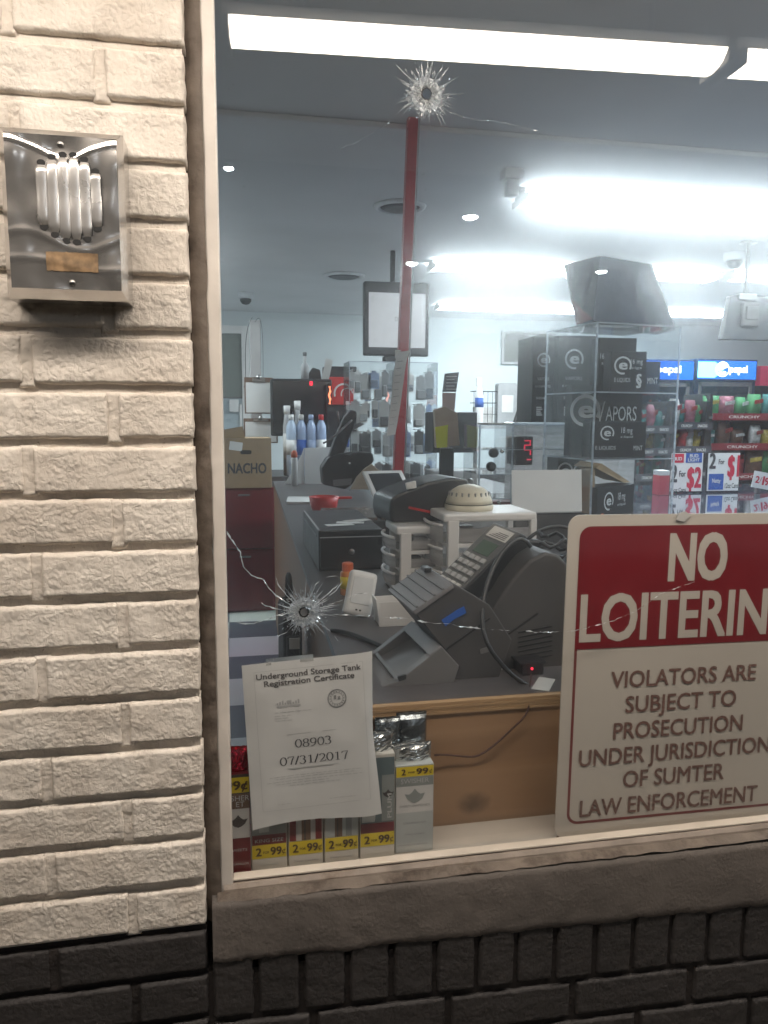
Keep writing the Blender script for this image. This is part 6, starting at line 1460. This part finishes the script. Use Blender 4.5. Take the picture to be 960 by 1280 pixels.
# ------------------------------------------------------------------ back wall: dark vent window, shelf things
a, b = at(627, 455, 8.36), at(696, 415, 8.36); t = thing('wall_hatch', 'grey two-leaf hatch high on the back wall behind the tall cartons', 'hatch', (a.x, 8.36, a.z)); w_, h_ = b.x - a.x, b.z - a.z
m = MB(); m.box(0, w_, 0, .04, 0, h_, .004); m.build('frame', LTGREY, t)
for k in range(2): m = MB(); m.box(.03 + k * w_ / 2, w_ / 2 - .01 + k * w_ / 2, -.008, .002, .03, h_ - .03, .002); m.build('leaf', M('hatch_grey', (.17, .17, .16), .5), t)
m = MB(); q = at(590, 520, 8.37); 
a, b = at(590, 560, 6.0), at(665, 532, 6.0); t = thing('rear_table', 'pale rear table with cleaning things behind the clear organiser', 'table', (a.x, 6.0, 0)); w_ = b.x - a.x
m = MB(); m.box(0, w_, 0, .5, b.z - .03, b.z, .003); m.build('top', LTGREY, t)
for xx in (.03, w_ - .06): m = MB(); m.box(xx, xx + .03, .02, .05, 0, b.z - .031); m.build('leg', MDGREY, t)
tz = b.z
x = at(599, 500, 6.05).x; H = at(599, 472, 6.05).z - tz; t = thing('spray_bottle', 'white spray bottle with blue label on the rear table', 'bottle', (x, 6.05, tz)); 
m = MB(); m.lathe([(.04, 0), (.042, .01), (.042, H * .6), (.018, H * .82)], n=16); m.build('body', PAPER, t); m = MB(); m.lathe([(.0425, H * .38), (.0425, H * .58)], n=16); m.build('label', BLUE, t); m = MB(); m.box(-.035, .02, -.015, .015, H * .82, H, .006); m.build('trigger', WHITE_P, t)
x0, x1 = at(592, 520, 6.2).x, at(621, 520, 6.2).x; H = at(600, 489, 6.2).z - tz; t = thing('wire_basket', 'black wire basket of papers on the rear table', 'basket', (x0, 6.2, tz)); w_ = x1 - x0
m = MB()
for zz in (0.01, H * .33, H * .66, H): m.tube([(0, 0, zz), (w_, 0, zz), (w_, .12, zz), (0, .12, zz), (0, 0, zz)], .004, 6)
for k in range(6): m.tube([(w_ * k / 5, 0, 0), (w_ * k / 5, 0, H)], .003, 6)
m.build('wires', BLACK, t); m = MB(); m.box(.02, w_ - .02, .03, .1, .002, H * .55, .004); m.build('papers', PAPER_D, t)
x0, x1 = at(622, 520, 6.25).x, at(646, 520, 6.25).x; H = at(630, 478, 6.25).z - tz; t = thing('white_dispenser', 'white rounded dispenser on the rear table', 'dispenser', (x0, 6.25, tz)); w_ = x1 - x0
m = MB(); m.prism(rrect(0, w_, 0, H, .03), 0, .1, .004); m.build('case', LTGREY, t); m = MB(); m.box(w_ * .2, w_ * .8, -.004, .002, H * .3, H * .7, .003); m.build('front', PAPER, t)
x = at(654, 505, 6.1).x; H = at(654, 483, 6.1).z - tz; t = thing('folding_stand', 'grey folding stand leaning on the rear table beside the tall cartons', 'stand', (x, 6.1, tz)); m = MB(); m.tube([(-.1, 0, 0), (.03, .02, H)], .012); m.tube([(-.06, .05, 0), (.05, .05, H * .95)], .012); m.tube([(-.05, 0, H * .4), (.02, .05, H * .4)], .008); m.build('legs', DKGREY, t)
# ------------------------------------------------------------------ clerk side: black chair and carton left of the counter
t = thing('black_bag', 'slim black bag hanging against the left side of the counter', 'bag', (.222, 1.45, .5))
m = MB(); m.box(-.03, .03, -.14, .16, 0, .40, .022, seg=3); m.build('body', M('black_cloth', (.014, .013, .015), .8, var=.3, bump=.8, bs=60), t)
m = MB(); m.tube(arc((0, -.09, .39), (0, -.07, .54), (0, .09, .54), (0, .11, .39)), .008, 6); m.build('strap', BLACK_M, t)
m = MB(); m.box(-.02, .02, -.146, -.138, .2, .34, .003); m.build('pocket', BLACK, t)
m = MB(); m.box(-.012, .02, -.15, -.144, .30, .335, .001); m.build('paper_tag', PAPER_D, t)
t = thing('floor_carton', 'dark brown carton standing beside the counter below the lower bullet hole', 'carton', (.125, .72, .52), 0)
m = MB(); m.box(0, .13, 0, .3, 0, .30, .004); m.build('box', M('brown_carton_dark', (.10, .06, .045), .7), t); m = MB(); m.box(0.005, .125, .005, .15, .30, .303); m.build('flap', KRAFT, t)
t = thing('low_shelf', 'low dark shelf under the brown carton beside the counter', 'shelf', (.105, .68, 0)); m = MB(); m.box(0, .155, 0, .38, .49, .515, .003); m.build('board', BLACK, t); 
for xx, yy in ((.01, .01), (.12, .01), (.01, .34), (.12, .34)): m = MB(); m.box(xx, xx + .03, yy, yy + .03, 0, .49); m.build('leg', BLACK, t)
